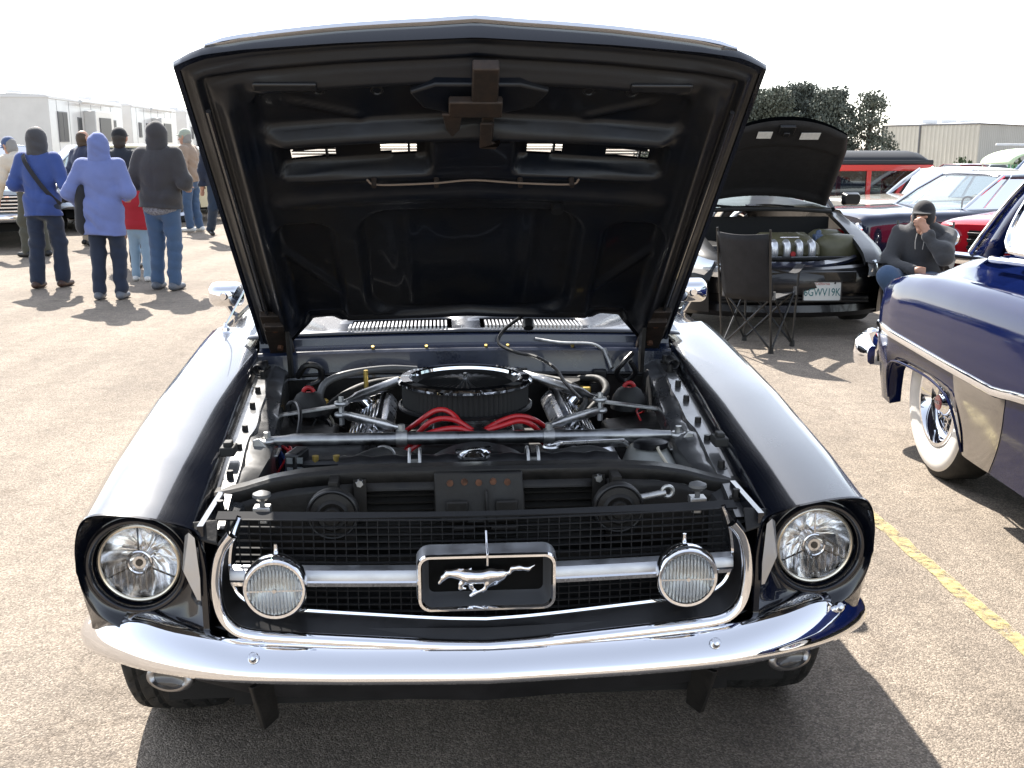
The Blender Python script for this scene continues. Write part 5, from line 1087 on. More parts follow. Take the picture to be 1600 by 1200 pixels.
MB().tube(bez([(-.66, 1.20, .93), (-.3, 1.08, .955), (0, 1.04, .96), (.3, 1.08, .955), (.66, 1.2, .93)], 6), .02, 8).build('scuttle_seal', RUBBER, HB)
for s in (-.25, .30): MB().tube(bez([(s, 1.12, .975), (s-.2, 1.16, .99), (s-.42, 1.2, .985)], 5), .008, 6).build('wiper', BLK2, HB)
# small trim rod the photo shows near the left wheel
# ------------------------------------------------------------------ deep blue fifties car, rear quarter towards us
# local frame: tail at y = 0 (far), nose towards -y (near us); its left-hand flank (x < 0 side) faces the camera
BC = empty('fifties_car', (2.62, 5.55, 0), R(0), 'glossy deep blue fifties car with wire wheel and whitewall tyre at the right edge', 'car')
blu = mat('deep_blue_paint', (.003, .007, .042), .10, 0, 0.32, .1, rvar=.03, vscale=4)
BC.location = (2.83, 5.45, 0)
def bsec(y):
    # half section from the centre line down the flank; x positive, mirrored later
    t = sstep(-.02, -.35, y)               # 0 at the tail end, 1 forward
    zd = interp(y, [-5.2, -4.9, -3.9, -3.3, -2.0, -1.0, -.55, -.25, 0, .06], [.74, .88, 1.0, 1.06, 1.06, 1.05, 1.035, .99, .88, .76])
    zf = interp(y, [-5.2, -5.0, -4.2, -3.0, -2.0, -1.2, -.6, -.25, -.08, .0, .05], [.72, .84, .95, .96, .95, .945, .925, .895, .86, .82, .70])
    wf = interp(y, [-5.2, -5.0, -4.4, -3.0, -1.0, -.3, -.08, .0, .05], [.80, .90, .97, .985, .985, .975, .955, .925, .86])
    # the wheel opening in the flank
    zb = .235
    if -1.16 < y < -.24: zb = interp(y, [-1.16, -1.10, -1.0, -.8, -.5, -.32, -.26, -.24], [.235, .40, .455, .485, .485, .46, .40, .30])
    if -4.75 < y < -3.75: zb = max(zb, .35+math.sqrt(max(0, .42**2-(y+4.25)**2))) if abs(y+4.25) < .42 else zb
    zb = max(zb, interp(y, [-.24, 0, .05], [.0, .30, .36])) if y > -.24 else zb
    dz = interp(y, [-4.0, -2.5, -1.0, -.3, .05], [.0, .012, .03, .03, .0])
    return [(0, zd), (.38*wf, zd-.004), (.60*wf, zd-.03), (.72*wf, min(zd-.08, zf+.04)), (.79*wf, zf-dz*.6+.004), (.86*wf, zf), (.945*wf, zf-.018), (.982*wf, zf-.06), (.998*wf, zf-.16), (wf, .60), (wf-.004, max(.52, zb+.03)), (wf-.022, max(.40, zb+.015)), (wf-.045, zb), (wf-.10, zb+.01)]
yb_ = sorted(set([.05, .035, .0, -.04, -.08, -.14, -.20, -.238, -.242, -.26, -.32, -.40, -.5, -.6, -.7, -.8, -.9, -1.0, -1.06, -1.10, -1.155, -1.165, -1.3, -1.6, -2.0, -2.5, -3.0, -3.4, -3.7, -3.829, -3.835, -3.9, -4.0, -4.1, -4.25, -4.4, -4.5, -4.6, -4.665, -4.671, -4.8, -4.9, -5.0, -5.1, -5.2]))
mb = MB(); rr = [[(x, y, z) for x, z in bsec(y)[::-1]]+[(-x, y, z) for x, z in bsec(y)[1:]] for y in yb_]
mb.loft(rr, False, False); mb.add(rr[0], [tuple(range(len(rr[0])))]); mb.add(rr[-1], [tuple(range(len(rr[-1])))]); mb.build('body', blu, BC, ang=55)
MB().box((0, -2.6, .32), (1.5, 4.9, .14)).build('floor_pan', BLKFLAT, BC)
for s in (-1, 1):
    for wy in (-.70, -4.25): MB().box((s*.55, wy, .50), (.30, .96, .30)).build('wheel_housing', BLKFLAT, BC)
# chrome spear and gravel shield, both flanks
zsp = lambda y: interp(y, [-5.0, -3.0, -2.0, -1.62, -1.50, -1.0, -.5, 0.02], [.74, .68, .635, .60, .582, .592, .603, .615])
for s in (-1, 1):
    wf = lambda y: interp(y, [-5.2, -5.0, -4.4, -3.0, -1.0, -.3, -.08, .0, .05], [.80, .90, .97, .985, .985, .975, .955, .925, .86])
    mb = MB(); mb.loft([[(s*(wf(y)-.004), y, zsp(y)+.020), (s*(wf(y)+.008), y, zsp(y)+.017), (s*(wf(y)+.013), y, zsp(y)+.002), (s*(wf(y)+.009), y, zsp(y)-.015), (s*(wf(y)-.006), y, zsp(y)-.018)] for y in np.linspace(-4.9, .03, 60)]); mb.build('side_spear', CHROME, BC, ang=50)
    mb = MB(); rows = []
    for q in np.linspace(0, 1, 14):
        row = []
        for k in np.linspace(0, 1, 12):
            y = (-1.105-.06*k)*(1-q)+(-1.585+.17*k**1.6)*q; z = (zsp(y)-.018)*(1-k)+.238*k
            row.append((s*(interp(z, [.235, .40, .52, .60], [-.045, -.022, -.004, 0])+wf(y)+.005*(1-abs(2*q-1)**4)+.002), y, z))
        rows.append(row)
    mb.loft(rows, False, False); mb.build('gravel_shield', mat('stainless_shield', (.36, .35, .34), .10, 1.0, rvar=.05, vscale=10), BC, ang=60)
    MB().tube(bez([(s*(wf(y)-.008+ox), y, z) for y, z, ox in ((-.235, .27, -.03), (-.25, .36, -.012), (-.29, .44, .0), (-.38, .482, .004), (-.6, .497, .006), (-.85, .495, .006), (-1.02, .468, .004), (-1.10, .42, .0), (-1.15, .33, -.012), (-1.165, .25, -.03))], 5), .006, 8).build('wheel_opening_lip', blu, BC)
    # bumper end
for dummy in (0,):
    pts = bez([(-.985, -.10, .455), (-.995, .02, .455), (-.95, .12, .455), (-.80, .19, .455), (-.4, .22, .455), (0, .225, .455), (.4, .22, .455), (.80, .19, .455), (.95, .12, .455), (.995, .02, .455), (.985, -.10, .455)], 6)
    rings = []
    for i, p in enumerate(pts):
        d = (pts[min(i+1, len(pts)-1)]-pts[max(i-1, 0)]).normalized(); nr = Vector((-d.y, d.x, 0)); q = .55+.45*float(sstep(0, 6, min(i, len(pts)-1-i)))
        rings.append([p+nr*a*q+Vector((0, 0, b*q)) for a, b in ((-.03, .085), (.01, .088), (.036, .06), (.044, 0), (.036, -.06), (.01, -.085), (-.03, -.08))])
    mb = MB(); mb.loft(rings); mb.build('rear_bumper', CHROME, BC, ang=55)
for s in (-1, 1):
    MB().lathe([(.0, .075), (.03, .068), (.05, .03), (.052, -.03), (.03, -.068), (.0, -.075)], 20, (s*.90, .165, .48), sx=.8).build('bumper_guard', CHROME, BC, ang=60)
    MB().lathe([(.0, .05), (.05, .04), (.075, .0), (.06, -.04)], 24, (s*.70, .055, .64), 'y', rot=Matrix.Rotation(math.pi, 3, 'Z'), sx=.8, sy=1.1).build('tail_light', REDLENS, BC, ang=60)
pts = bez([(-.92, -5.05, .46), (-.75, -5.28, .46), (0, -5.36, .46), (.75, -5.28, .46), (.92, -5.05, .46)], 6)
mb = MB(); mb.loft([[p+Vector((0, a, b)) for a, b in ((.03, .08), (-.01, .08), (-.05, .03), (-.05, -.03), (-.01, -.08), (.03, -.08))] for p in pts]); mb.build('front_bumper', CHROME, BC, ang=50)
# greenhouse: wrap-round rear window, thick rear pillar, side glass
def gb(x, y, z): return Vector((x, y, z))
mb = MB(); mb.grid(14, 14, lambda u, v: gb((u*2-1)*.62, -.98-1.82*v, 1.475+.10*(1-(u*2-1)**4)*math.sin(math.pi*(.18+.64*v)))); mb.build('roof', blu, BC, ang=70, solid=.03)
def rwin(u, v):   # rear window bulges aft
    a = (u*2-1); b0 = gb(a*.66, -.20-.24*abs(a)**2.5, 1.01); b1 = gb(a*.56, -.92-.10*abs(a)**2, 1.50); return b0.lerp(b1, v)+Vector((0, .03*math.sin(math.pi*v), .02*math.sin(math.pi*v)))
mb = MB(); mb.grid(18, 8, rwin); mb.build('rear_window', GLASS, BC, ang=180)
MB().tube([rwin(u, 0.0)+Vector((0, .012, .0)) for u in np.linspace(0, 1, 25)], .016, 8).build('rear_window_trim', CHROME, BC)
for s in (-1, 1):
    e0 = [rwin(1 if s > 0 else 0, v) for v in np.linspace(0, 1, 7)]
    MB().tube([p+Vector((s*.012, .004, .004)) for p in e0], .013, 8).build('window_edge_trim', CHROME, BC)
    fw = [p+Vector((s*.035, -.20-.10*(1-i/6)+.05*math.sin(i/6*math.pi), 0)) for i, p in enumerate(e0)]
    mb = MB(); mb.loft([e0, [a.lerp(b, .5)+Vector((s*.012, 0, 0)) for a, b in zip(e0, fw)], fw], False, False); mb.build('rear_pillar', blu, BC, ang=60, solid=.03)
    # side glass with rounded corner and chrome frame
    o = [(-.90, 1.075), (-.86, 1.18), (-.93, 1.33), (-1.06, 1.44), (-1.3, 1.475), (-2.5, 1.475), (-2.86, 1.08), (-1.2, 1.065)]
    pts = closed_curve([(s*(.715-.13*(z-1.05)/.45), y, z) for y, z in o], 3)
    MB().add(pts, [tuple(range(len(pts)))]).build('side_window', GLASS, BC)
    MB().tube(pts+[pts[0]], .014, 8, cap=False).build('side_window_frame', CHROME, BC)
    MB().tube([(s*(.735+.0), y, interp(y, [-3.2, -2, -1.1, -.7, -.46], [1.05, 1.05, 1.035, 1.015, 1.0])) for y in np.linspace(-3.2, -.80, 24)], .015, 8).build('belt_trim', CHROME, BC)
    MB().tube([gb(s*.66, -3.35, 1.05), gb(s*.56, -2.80, 1.50)], .03, 8).build('windshield_pillar', CHROME, BC)
    MB().prism([gb(s*.72, -1.9, 1.07), gb(s*.72, -1.98, 1.07), gb(s*.60, -1.93, 1.50), gb(s*.60, -1.87, 1.50)], (-s*.02, 0, 0)).build('door_pillar', blu, BC)
mb = MB(); mb.grid(12, 6, lambda u, v: gb((u*2-1)*(.66-.10*v), -3.35+.55*v-.16*(1-(u*2-1)**2)*(1-.5*v), 1.05+.45*v)); mb.build('windshield', GLASS, BC, ang=180)
MB().box((0, -1.25, .85), (1.3, .2, .55), (R(-12), 0, 0)).build('rear_seat', SEAT, BC, bevel=.06)
MB().box((0, -2.35, .85), (1.3, .2, .55), (R(-12), 0, 0)).build('front_seat', SEAT, BC, bevel=.06)
# wire wheels
def wire_wheel(x, y, s):
    o = empty('wheel', (x, y, .352)); o.parent = BC; o.rotation_euler = (0, 0, 0 if s > 0 else math.pi)
    r, w2, rr = .352, .09, .20
    MB().lathe([(rr, -.07), (.28, -.098), (.335, -.09), (r, -.06), (r, .06), (.342, .082), (.325, .092), (.30, .098), (rr+.006, .082)], 60, (0, 0, 0), 'x').build('tyre', TYRE, o, ang=50)
    MB().lathe([(rr+.004, .086), (.235, .099), (.28, .103), (.312, .100), (.318, .094)], 64, (0, 0, 0), 'x').build('whitewall_band', WHITEWALL, o, ang=60)
    MB().lathe([(rr+.008, .084), (rr+.004, .094), (rr-.012, .094), (rr-.020, .080), (rr-.030, .05), (rr-.045, .045), (rr-.055, .03), (rr-.06, -.04)], 60, (0, 0, 0), 'x').build('rim', CHROME, o, ang=40)
    sp = MB()
    for k in range(40):
        a0 = 2*math.pi*k/40; a1 = a0+(.30 if k % 2 else -.30); x0 = .055 if k % 4 < 2 else .015
        sp.tube([(x0, .055*math.cos(a0), .055*math.sin(a0)), (.0 if k % 4 < 2 else .03, .148*math.cos(a1), .148*math.sin(a1))], .0028, 5)
    tag(sp.build('wire_spokes', CHROME, o), kind='stuff')
    hub = MB().lathe([(.06, .0), (.062, .055), (.055, .066), (.046, .070), (.040, .080), (.034, .084), (.0, .088)], 32, (0, 0, 0), 'x').build('hub_cap', CHROME, o, ang=40)
    bd = MB().lathe([(.036, .083), (.034, .0875), (.0, .0905)], 32, (0, 0, 0), 'x').build('hub_badge', mat('badge_red', (.34, .015, .03), .3, 0, .8), hub)
    text_obj('badge_letters', 'BUICK', .021, mat('badge_letter_white', (.7, .66, .66), .4), hub, (.0912, 0, 0), (R(90), 0, R(90)), .0006)
    MB().cyl((-.02, 0, 0), (.0, 0, 0), .14, .14, 30).build('brake_drum', BLK, o)
for s in (-1, 1):
    wire_wheel(s*.785, -.70, s); wire_wheel(s*.785, -4.25, s)
# ------------------------------------------------------------------ far setting
# row of travel trailers on the left
RVW = mat('trailer_white', (.58, .57, .55), .4, 0, .2, var=.06, vscale=1.5); RVG = mat('trailer_roof_edge', (.62, .62, .62), .4); RVD = mat('trailer_dark_window', (.02, .022, .026), .45, 0, .0); RVT = mat('trailer_trim_grey', (.16, .16, .165), .5)
def trailer(x, y, rz, L, Hh, label, seed):
    rnd = random.Random(seed)
    T = empty('travel_trailer', (x, y, 0), rz, label, 'trailer', 'travel trailers parked in a row on the left')
    W_ = 2.5      # front end at y = 0, length along +y, the side towards us is x = 0, width to -x
    sh = MB(); prof = [(0, .55), (0, Hh-.12), (-.03, Hh), (-.10, Hh+.04), (-W_/2, Hh+.09), (-W_+.1, Hh+.04), (-W_+.03, Hh), (-W_, Hh-.12), (-W_, .55)]
    sh.loft([[(px, yy, pz) for px, pz in prof] for yy in (0, L)]); sh.build('shell', RVW, T, ang=30, bevel=.02)
    MB().box((.012, L/2, Hh-.06), (.03, L, .07)).box((-W_/2, -.012, Hh-.02), (W_, .03, .07)).build('roof_trim', RVG, T)
    MB().box((.006, L/2, .62), (.02, L, .12)).build('skirt_trim', RVT, T)
    for k in range(int(L/1.3)): MB().box((.003, .8+1.3*k, (Hh+.6)/2), (.008, .012, Hh-.8)).build('panel_seam', RVT, T)
    def win(yc, zc, w_, h_, nm='window'):
        f = MB().box((.015, yc, zc), (.05, w_+.08, h_+.08)).build(nm, RVT, T, bevel=.01); MB().box((.035, yc, zc), (.02, w_, h_)).build('pane', RVD, f)
        if w_ > .7: MB().box((.048, yc, zc), (.012, .03, h_)).build('sash_bar', RVT, f)
        return f
    yy = 1.3
    while yy < L-1.0:
        t = rnd.random()
        if t < .45: win(yy, 2.2, .9, 1.0); yy += 1.9
        elif t < .7: win(yy, 2.25, .35, .6); yy += 1.3
        else:
            d = win(yy, 1.75, .62, 1.75, 'door'); MB().box((.06, yy+.22, 1.6), (.03, .04, .12)).build('door_handle', CHROME2, d); yy += 1.6
    so = MB().box((.22, L*.55, 1.9), (.45, L*.26, 1.9)).build('slide_out', RVW, T, bevel=.03); MB().box((.46, L*.55, 2.15), (.03, L*.16, .9)).build('slide_window', RVD, so)
    for k in range(3): MB().box((-W_/2+rnd.uniform(-.5, .5), L*(.2+.3*k), Hh+.16), (.6, .7, .22)).build('roof_vent', RVG, T, bevel=.05)
    for k in (0, 1): MB().cyl((-.05, L*.62+.8*k, .36), (-.28, L*.62+.8*k, .36), .36, .36, 24).build('wheel', TYRE, T)
    MB().box((-W_/2, L/2, .5), (W_-.3, L-.4, .12)).build('chassis', BLK, T)
    MB().cyl((.25, L*.3, Hh-.1), (.25, L*.75, Hh-.1), .07, .07, 12).build('awning_roll', WHITEP, T)
    for yy in (.2, L-.2): MB().cyl((-.3, yy, 0), (-.3, yy, .55), .04, .04, 8).build('jack_leg', BLK, T)
trailer(-16.3, 38.6, R(4), 9.0, 3.25, 'nearest pale travel trailer, its blank end wall at the left edge', 3)
trailer(-17.2, 49.5, R(4), 8.5, 3.35, 'second pale travel trailer in the row, beyond the nearest one', 11)
trailer(-18.0, 60.5, R(4), 8.0, 3.4, 'third pale travel trailer in the row, beside the raised hood', 5)
# warehouse on the right
WHS = empty('warehouse', (36.2, 85, -1.0), 0, 'plain beige metal warehouse with low roof beyond the parked cars', 'building')
whb = mat('beige_metal_siding', (.56, .53, .45), .6, var=.05, vscale=.4); whg = mat('beige_siding_shaded', (.40, .39, .36), .6, var=.05, vscale=.4)  # second siding is the beige one darkened, shade put into its colour
def wall(p0, p1, h, m):
    p0, p1 = Vector(p0), Vector(p1); d = p1-p0; n_ = int(d.length/.45); u = d.normalized(); nr = Vector((u.y, -u.x, 0)); pts = []
    for k in range(n_+1):
        a = p0+d*(k/n_); pts += [a, a+u*.10+nr*.04, a+u*.20+nr*.04, a+u*.28]
    mb = MB(); mb.loft([[p+Vector((0, 0, z)) for p in pts] for z in (0, h)], False, False); return mb.build('wall', m, WHS, ang=20)
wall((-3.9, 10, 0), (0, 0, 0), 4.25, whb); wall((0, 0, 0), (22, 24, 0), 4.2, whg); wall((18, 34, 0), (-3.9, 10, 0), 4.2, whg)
mb = MB(); mb.add([(-4.1, 10.1, 4.28), (.1, -.25, 4.28), (22.3, 24, 4.25), (18, 34.2, 4.25), (8, 15, 4.9)], [(0, 1, 4), (1, 2, 4), (2, 3, 4), (3, 0, 4)]); mb.build('roof', mat('pale_roof', (.55, .56, .58), .5), WHS, ang=0)
MB().box((-1.95, 4.9, 4.24), (11.2, .08, .12), (0, 0, math.atan2(-10, 3.9))).build('gutter', RVT, WHS)
MB().cyl((-2.3, 5.75, 0), (-2.3, 5.75, 4.2), .08, .08, 8).build('downpipe', RVT, WHS)
for k in range(3): MB().box((-1.2+1.9*k, 7+.8*k, 4.55), (1.3, .7, .35)).build('roof_vent', RVG, WHS)
# hedge in front of the warehouse
LEAF = mat('hedge_leaf', (.050, .075, .030), .7, var=.5, vscale=3)
def leaves(mb, c, rx, ry, rz, n, s, rnd):
    for _ in range(n):
        while True:
            v = Vector((rnd.uniform(-1, 1), rnd.uniform(-1, 1), rnd.uniform(-1, 1)))
            if v.length < 1: break
        v = v*(1 if v.length > .55 else 1.4)
        p = Vector(c)+Vector((v.x*rx, v.y*ry, v.z*rz)); q = Euler((rnd.uniform(0, 6), rnd.uniform(0, 6), rnd.uniform(0, 6))).to_matrix(); k = s*rnd.uniform(.6, 1.3)
        mb.add([p+q @ Vector(a)*k for a in ((-.5, -.2, 0), (0, -.35, .1), (.6, 0, 0), (0, .35, .1), (-.5, .2, 0))], [(0, 1, 2, 3, 4)])
rnd = random.Random(4); HX = empty('hedge', (33.5, 72, gz(33, 72)), 0, 'low green hedge along the foot of the warehouse', 'hedge'); mb = MB()
for k in range(26): leaves(mb, (-4+.55*k, .4*math.sin(k), .75+.2*math.sin(k*1.7)), .8, .7, .75+.15*rnd.random(), 150, .22, rnd)
mb.build('foliage', LEAF, HX, ang=0)
sm = MB()
for k in range(13): sm.cyl((-4+1.1*k, 0, -.1), (-4+1.1*k, 0, .7), .05, .03, 6)
sm.build('stem', mat('bark', (.07, .055, .045), .9, var=.3), HX)
# cypress stand
TL = [mat('cypress_leaf_hazed_%d' % i, c, .75, var=.5, vscale=1.2) for i, c in enumerate(((.095, .108, .088), (.105, .118, .092), (.088, .10, .084)))]  # leaf tones paled towards grey, distance haze put into the colour
BARK = mat('bark', (.07, .055, .045), .9)
def tree(x, y, h, r, lab, seed, sparse=0.0):
    rnd = random.Random(seed); g = gz(x, y); T = empty('cypress_tree', (x, y, g), 0, lab, 'tree', 'dark trees beyond the parked cars')
    tr = MB().tube([(0, 0, -.2), (rnd.uniform(-.1, .1), 0, h*.4), (rnd.uniform(-.2, .2), 0, h*.92)], .2, 8, rs=[.28, .2, .03]); cr = MB()
    n = int(46*(1-sparse*.45))
    for k in range(n):
        t = .10+.90*(k+rnd.random())/n; a = rnd.uniform(0, 6.28); R_ = r*(1.0-.62*max(0, t-.45)/.55)*(.35+.75*rnd.random()); zc = h*t
        c = Vector((math.cos(a)*R_*.62, math.sin(a)*R_*.62, zc)); tr.tube([(0, 0, zc-.3*R_), c], .03, 5, rs=[.06, .015])
        leaves(cr, c, r*.52*(1.15-.5*t), r*.52*(1.15-.5*t), h*.085*(.8+.5*rnd.random()), int(300*(1-sparse*.6)), .17, rnd)
    for k in range(5):
        a = rnd.uniform(0, 6.28); q = rnd.uniform(.1, .45)*r; leaves(cr, (math.cos(a)*q, math.sin(a)*q, h*rnd.uniform(.9, 1.02)), r*.09, r*.09, h*.075, 70, .14, rnd)
    leaves(cr, (rnd.uniform(-.2, .2), 0, h*.96), r*.20, r*.20, h*.08, 200, .15, rnd)
    tr.build('trunk', BARK, T, ang=60); cr.build('crown', TL[seed % 3], T, ang=0)
TR = [(13.4, 74, 5.5, 2.7, 'dark cypress tree nearest the raised hood of the coupe'), (15.9, 76, 6.3, 2.5, 'tall pointed cypress tree, second from the left in the stand'), (17.9, 75, 6.1, 2.6, 'tall bushy cypress tree in the middle left of the stand'), (20.0, 77, 6.6, 2.7, 'tallest cypress tree in the middle of the stand'), (21.9, 75, 6.1, 2.4, 'dense cypress tree, second from the right in the stand'), (24.2, 74, 5.8, 2.0, 'loose dark tree with sky gaps beside the warehouse'), (17.2, 80, 6.2, 3.0, 'cypress tree in the back row on the left'), (21.2, 82, 6.3, 3.0, 'cypress tree in the back row on the right'), (11.4, 78, 5.6, 2.6, 'cypress tree mostly hidden behind the raised hoods')]
for i, t in enumerate(TR): tree(*t[:4], t[4], 20+i, .8 if i == 5 else 0.0)
# ------------------------------------------------------------------ people
SKIN = mat('skin', (.42, .23, .16), .5, var=.1, vscale=20)
def cloth(name, c, rough=.85, bump=.25, bs=45): return mat(name, c, rough, var=.07, vscale=5, bump=bump, bscale=bs, sheen=.15)
def wr(amp, f=1.0, seed=0.0):
    # cloth folds: warped ridges running round limbs and slanting across the body
    def fn(X, Y, Z):
        w1 = .035*np.sin(9*Z+6*X+seed)+.025*np.sin(17*X-11*Y+1.7*seed); w2 = .03*np.sin(13*X+8*Z-seed)
        r1 = 1-2*np.abs(np.sin((Z+w1+.35*X)*math.pi/.11*f)); r2 = 1-2*np.abs(np.sin((Z*.7-.8*np.abs(X)+w2)*math.pi/.15*f+seed)); r3 = np.sin((X+.5*Z+w1)*40*f+seed*3)*np.sin(Z*21+seed)
        patch = .55+.45*np.sin(7*X+5*Z+seed*2.3)*np.sin(6*Y+8*Z-seed)
        return amp*(r1*.55+r2*.6+r3*.35)*patch
    return fn
def person(label, x, y, h, face, legs, arms, top, bottom, shoes, head='hood', head_m=None, coat=0.0, bulk=1.0, lean=0.0, group='people looking at the cars', look=0.0, hair=None, puffy=False, flare=0.0, z=None):
    """face: heading in degrees, 0 = walking away from the camera. legs: (L,R) fore-aft foot offsets. arms: (L,R) lists [elbow, hand] offsets from shoulder. lengths for 1.75 m"""
    s = h/1.75; g = gz(x, y) if z is None else z
    T = empty('person', (x, y, g), R(face), label, 'person', group)
    S = lambda p: tuple(np.array(p, float)*s)
    ly = math.sin(R(lean)); lz = math.cos(R(lean))
    def up(p):      # lean the upper body forward about the hips (z .92)
        px, py, pz = p; dz = pz-.92; return (px, py*lz+dz*ly, .92+dz*lz-py*ly)
    U = lambda p: S(up(p)); SH = [(-.185, 0, 1.42), (.185, 0, 1.42)]
    body, jk, trs = [], [], []
    for i, sd in enumerate((-1, 1)):
        fo = legs[i]; hip = (sd*.095, 0, .92); lift = .0
        if isinstance(fo, tuple): fo, lift = fo
        foot = (sd*.11, fo, .075+lift); bend = .05+.10*lift/.1; knee = (sd*.105, fo*.5+bend*(1 if fo > -.05 else .6), .50+lift*.4)
        body += [(S(hip), S(knee), .075*s, .05*s), (S(knee), S(foot), .05*s, .035*s)]
        trs += [(S(hip), S(knee), .098*s*bulk**.5, .078*s), (S(knee), S((foot[0], foot[1], foot[2]+.03)), .076*s, (.068+flare)*s)]
        sh = [(S((foot[0], foot[1]-.06, .045+lift*1.25)), S((foot[0]+sd*.015, foot[1]+.15, .035+lift*.9)), .046*s, .038*s, 1, 1, .9), (S((foot[0], foot[1]-.02, .07+lift)), S((foot[0], foot[1]+.01, .10+lift)), .045*s, .045*s)]
        sdf_obj('shoe', sh, .011, shoes, T, k=.03)
        A0 = SH[i]; el = tuple(np.array(A0)+np.array(arms[i][0])); ha = tuple(np.array(A0)+np.array(arms[i][1]))
        d = np.array(ha)-np.array(el); d = d/np.linalg.norm(d); hb = np.array(ha)
        body += [(U(A0), U(el), .045*s, .037*s), (U(el), U(ha), .036*s, .026*s), (U(ha), U(hb+d*.05), .030*s, .034*s, 1, 1, 1)]
        sdv = np.cross(d, [0, 0, 1.0]); sdv = sdv/(np.linalg.norm(sdv)+1e-6)
        for q in range(4): b0 = hb+d*.07+sdv*(-.027+.018*q); b1 = b0+d*(.045+.01*(q in (1, 2)))+np.array([0, 0, -.012]); b2 = b1+d*.02+np.array([0, 0, -.022]); body += [(U(b0), U(b1), .0095*s, .009*s), (U(b1), U(b2), .009*s, .008*s)]
        b0 = hb+d*.02+sdv*.03*sd; body += [(U(b0), U(b0+d*.05+sdv*.03*sd), .011*s, .009*s)]
        jk += [(U(A0), U(el), .078*s*bulk, .066*s*bulk), (U(el), U(ha), .064*s*bulk, (.050)*s*bulk)]
    jk += [(U((0, -.01, 1.02)), U((0, -.01, 1.30)), .168*s*bulk, .190*s*bulk, 1.0, .68, 1), (U((-.145, 0, 1.405)), U((.145, 0, 1.405)), .080*s*bulk, .080*s*bulk, 1, .9, 1), (U((0, .0, 1.44)), U((0, .01, 1.50)), .085*s, .07*s)]
    jk += [(S((-.07, -.005, .96)), S((.07, -.005, .96)), .128*s*bulk, .128*s*bulk, 1, 1.0, 1.2)]
    if coat: jk += [(S((0, 0, .95)), S((0, -.0, .90-coat)), .182*s*bulk, (.212)*s*bulk, 1.0, .80, 1)]
    else: jk += [(U((0, 0, .95)), S((0, 0, .90)), .175*s*bulk, .17*s*bulk, 1, .7, 1)]
    trs += [(S((-.06, 0, .95)), S((.06, 0, .95)), .115*s, .115*s, 1, .85, 1), (S((0, -.02, .90)), S((0, -.02, .86)), .12*s, .10*s)]
    body += [(U((0, 0, .95)), U((0, 0, 1.35)), .11*s, .13*s, 1.1, .75, 1), (U((0, .0, 1.40)), U((0, .02, 1.53)), .055*s, .052*s)]
    hc = np.array((0, .03, 1.635)); lk = R(look); c_, s_ = math.cos(lk), math.sin(lk)
    hp_ = lambda p: U((p[0]*c_-p[1]*s_+hc[0], p[0]*s_+p[1]*c_+hc[1], p[2]+hc[2]))
    body += [(hp_((0, -.015, .03)), hp_((0, .0, .0)), .098*s, .088*s, .86, 1, 1.05), (hp_((0, .03, -.05)), hp_((0, .055, -.085)), .062*s, .04*s), (hp_((0, .095, .0)), hp_((0, .112, -.03)), .010*s, .017*s), (hp_((-.03, .083, .03)), hp_((.03, .083, .03)), .018*s, .018*s), (hp_((-.025, .085, -.065)), hp_((.025, .085, -.065)), .012*s, .012*s), (hp_((-.085, -.005, -.015)), hp_((-.088, -.01, .02)), .014*s, .018*s), (hp_((.085, -.005, -.015)), hp_((.088, -.01, .02)), .014*s, .018*s)]
    sdf_obj('body', body, .0105, SKIN, T, k=.02)
    for sd in (-1, 1): MB().lathe([(.0, .009), (.007, .006), (.009, 0), (.007, -.006), (.0, -.009)], 10, hp_((sd*.033, .090, .012))).build('eye', mat('eye_dark', (.02, .015, .012), .1), T)
    sdf_obj('trousers', trs, .013, bottom, T, k=.04, disp=wr(.012*s, .9, x))
    jd = (lambda X, Y, Z, f=wr(.019*s, .8, y): f(X, Y, Z)*np.clip((1.46*s-Z)*3, .25, 1)+.004*np.exp(-(X/.014)**2)*(Y < 0))
    if puffy: jd = (lambda X, Y, Z, f=wr(.004*s, .8, y): f(X, Y, Z)-.006*np.abs(np.sin(Z*math.pi/.115)))
    hz = (.93-coat if coat > .1 else .875)*s
    sdf_obj('jacket', jk, .012, top, T, k=.045, disp=jd, cut=lambda X, Y, Z: np.where(np.abs(X) < .34*s, hz+.012*np.sin(9*X+x)-Z, -1) if lean < 10 else -1+0*Z)
    if head == 'hood': sdf_obj('hood', [(hp_((0, -.025, .005)), hp_((0, -.02, -.03)), .116*s, .112*s, .93, 1.0, 1.05), (hp_((0, -.04, -.09)), hp_((0, -.035, -.145)), .084*s, .095*s, 1.2, 1, 1), (hp_((0, -.06, .045)), hp_((0, -.06, .03)), .065*s, .065*s)], .012, head_m, T, k=.05, disp=wr(.0075*s, 1.1, x+y))
    elif head == 'beanie': sdf_obj('knit_hat', [(hp_((0, -.02, .055)), hp_((0, -.01, .02)), .108*s, .108*s, .90, 1.0, 1.08)], .011, head_m, T, k=.03, disp=lambda X, Y, Z: -.002*np.abs(np.sin(X*120)))
    elif head == 'cap':
        sdf_obj('cap', [(hp_((0, -.015, .055)), hp_((0, -.012, .048)), .106*s, .108*s, .90, 1.0, .92), (hp_((-.04, .10, .045)), hp_((.04, .10, .045)), .05*s, .05*s, 1, 1.1, .16)], .010, head_m, T, k=.02)
    if hair is not None: sdf_obj('hair', [(hp_((0, -.03, .02)), hp_((0, -.035, -.05)), .098*s, .085*s, .90, .95, 1.05)], .011, hair, T, k=.03, disp=wr(.003, 2, 1))
    return T, U, S
DOWN = lambda sd, f=0.0: [(sd*.05, f*.4, -.28), (sd*.06, f+.03, -.52)]
BENT = lambda sd: [(sd*.105, -.03, -.28), (sd*.02, .21, -.33)]
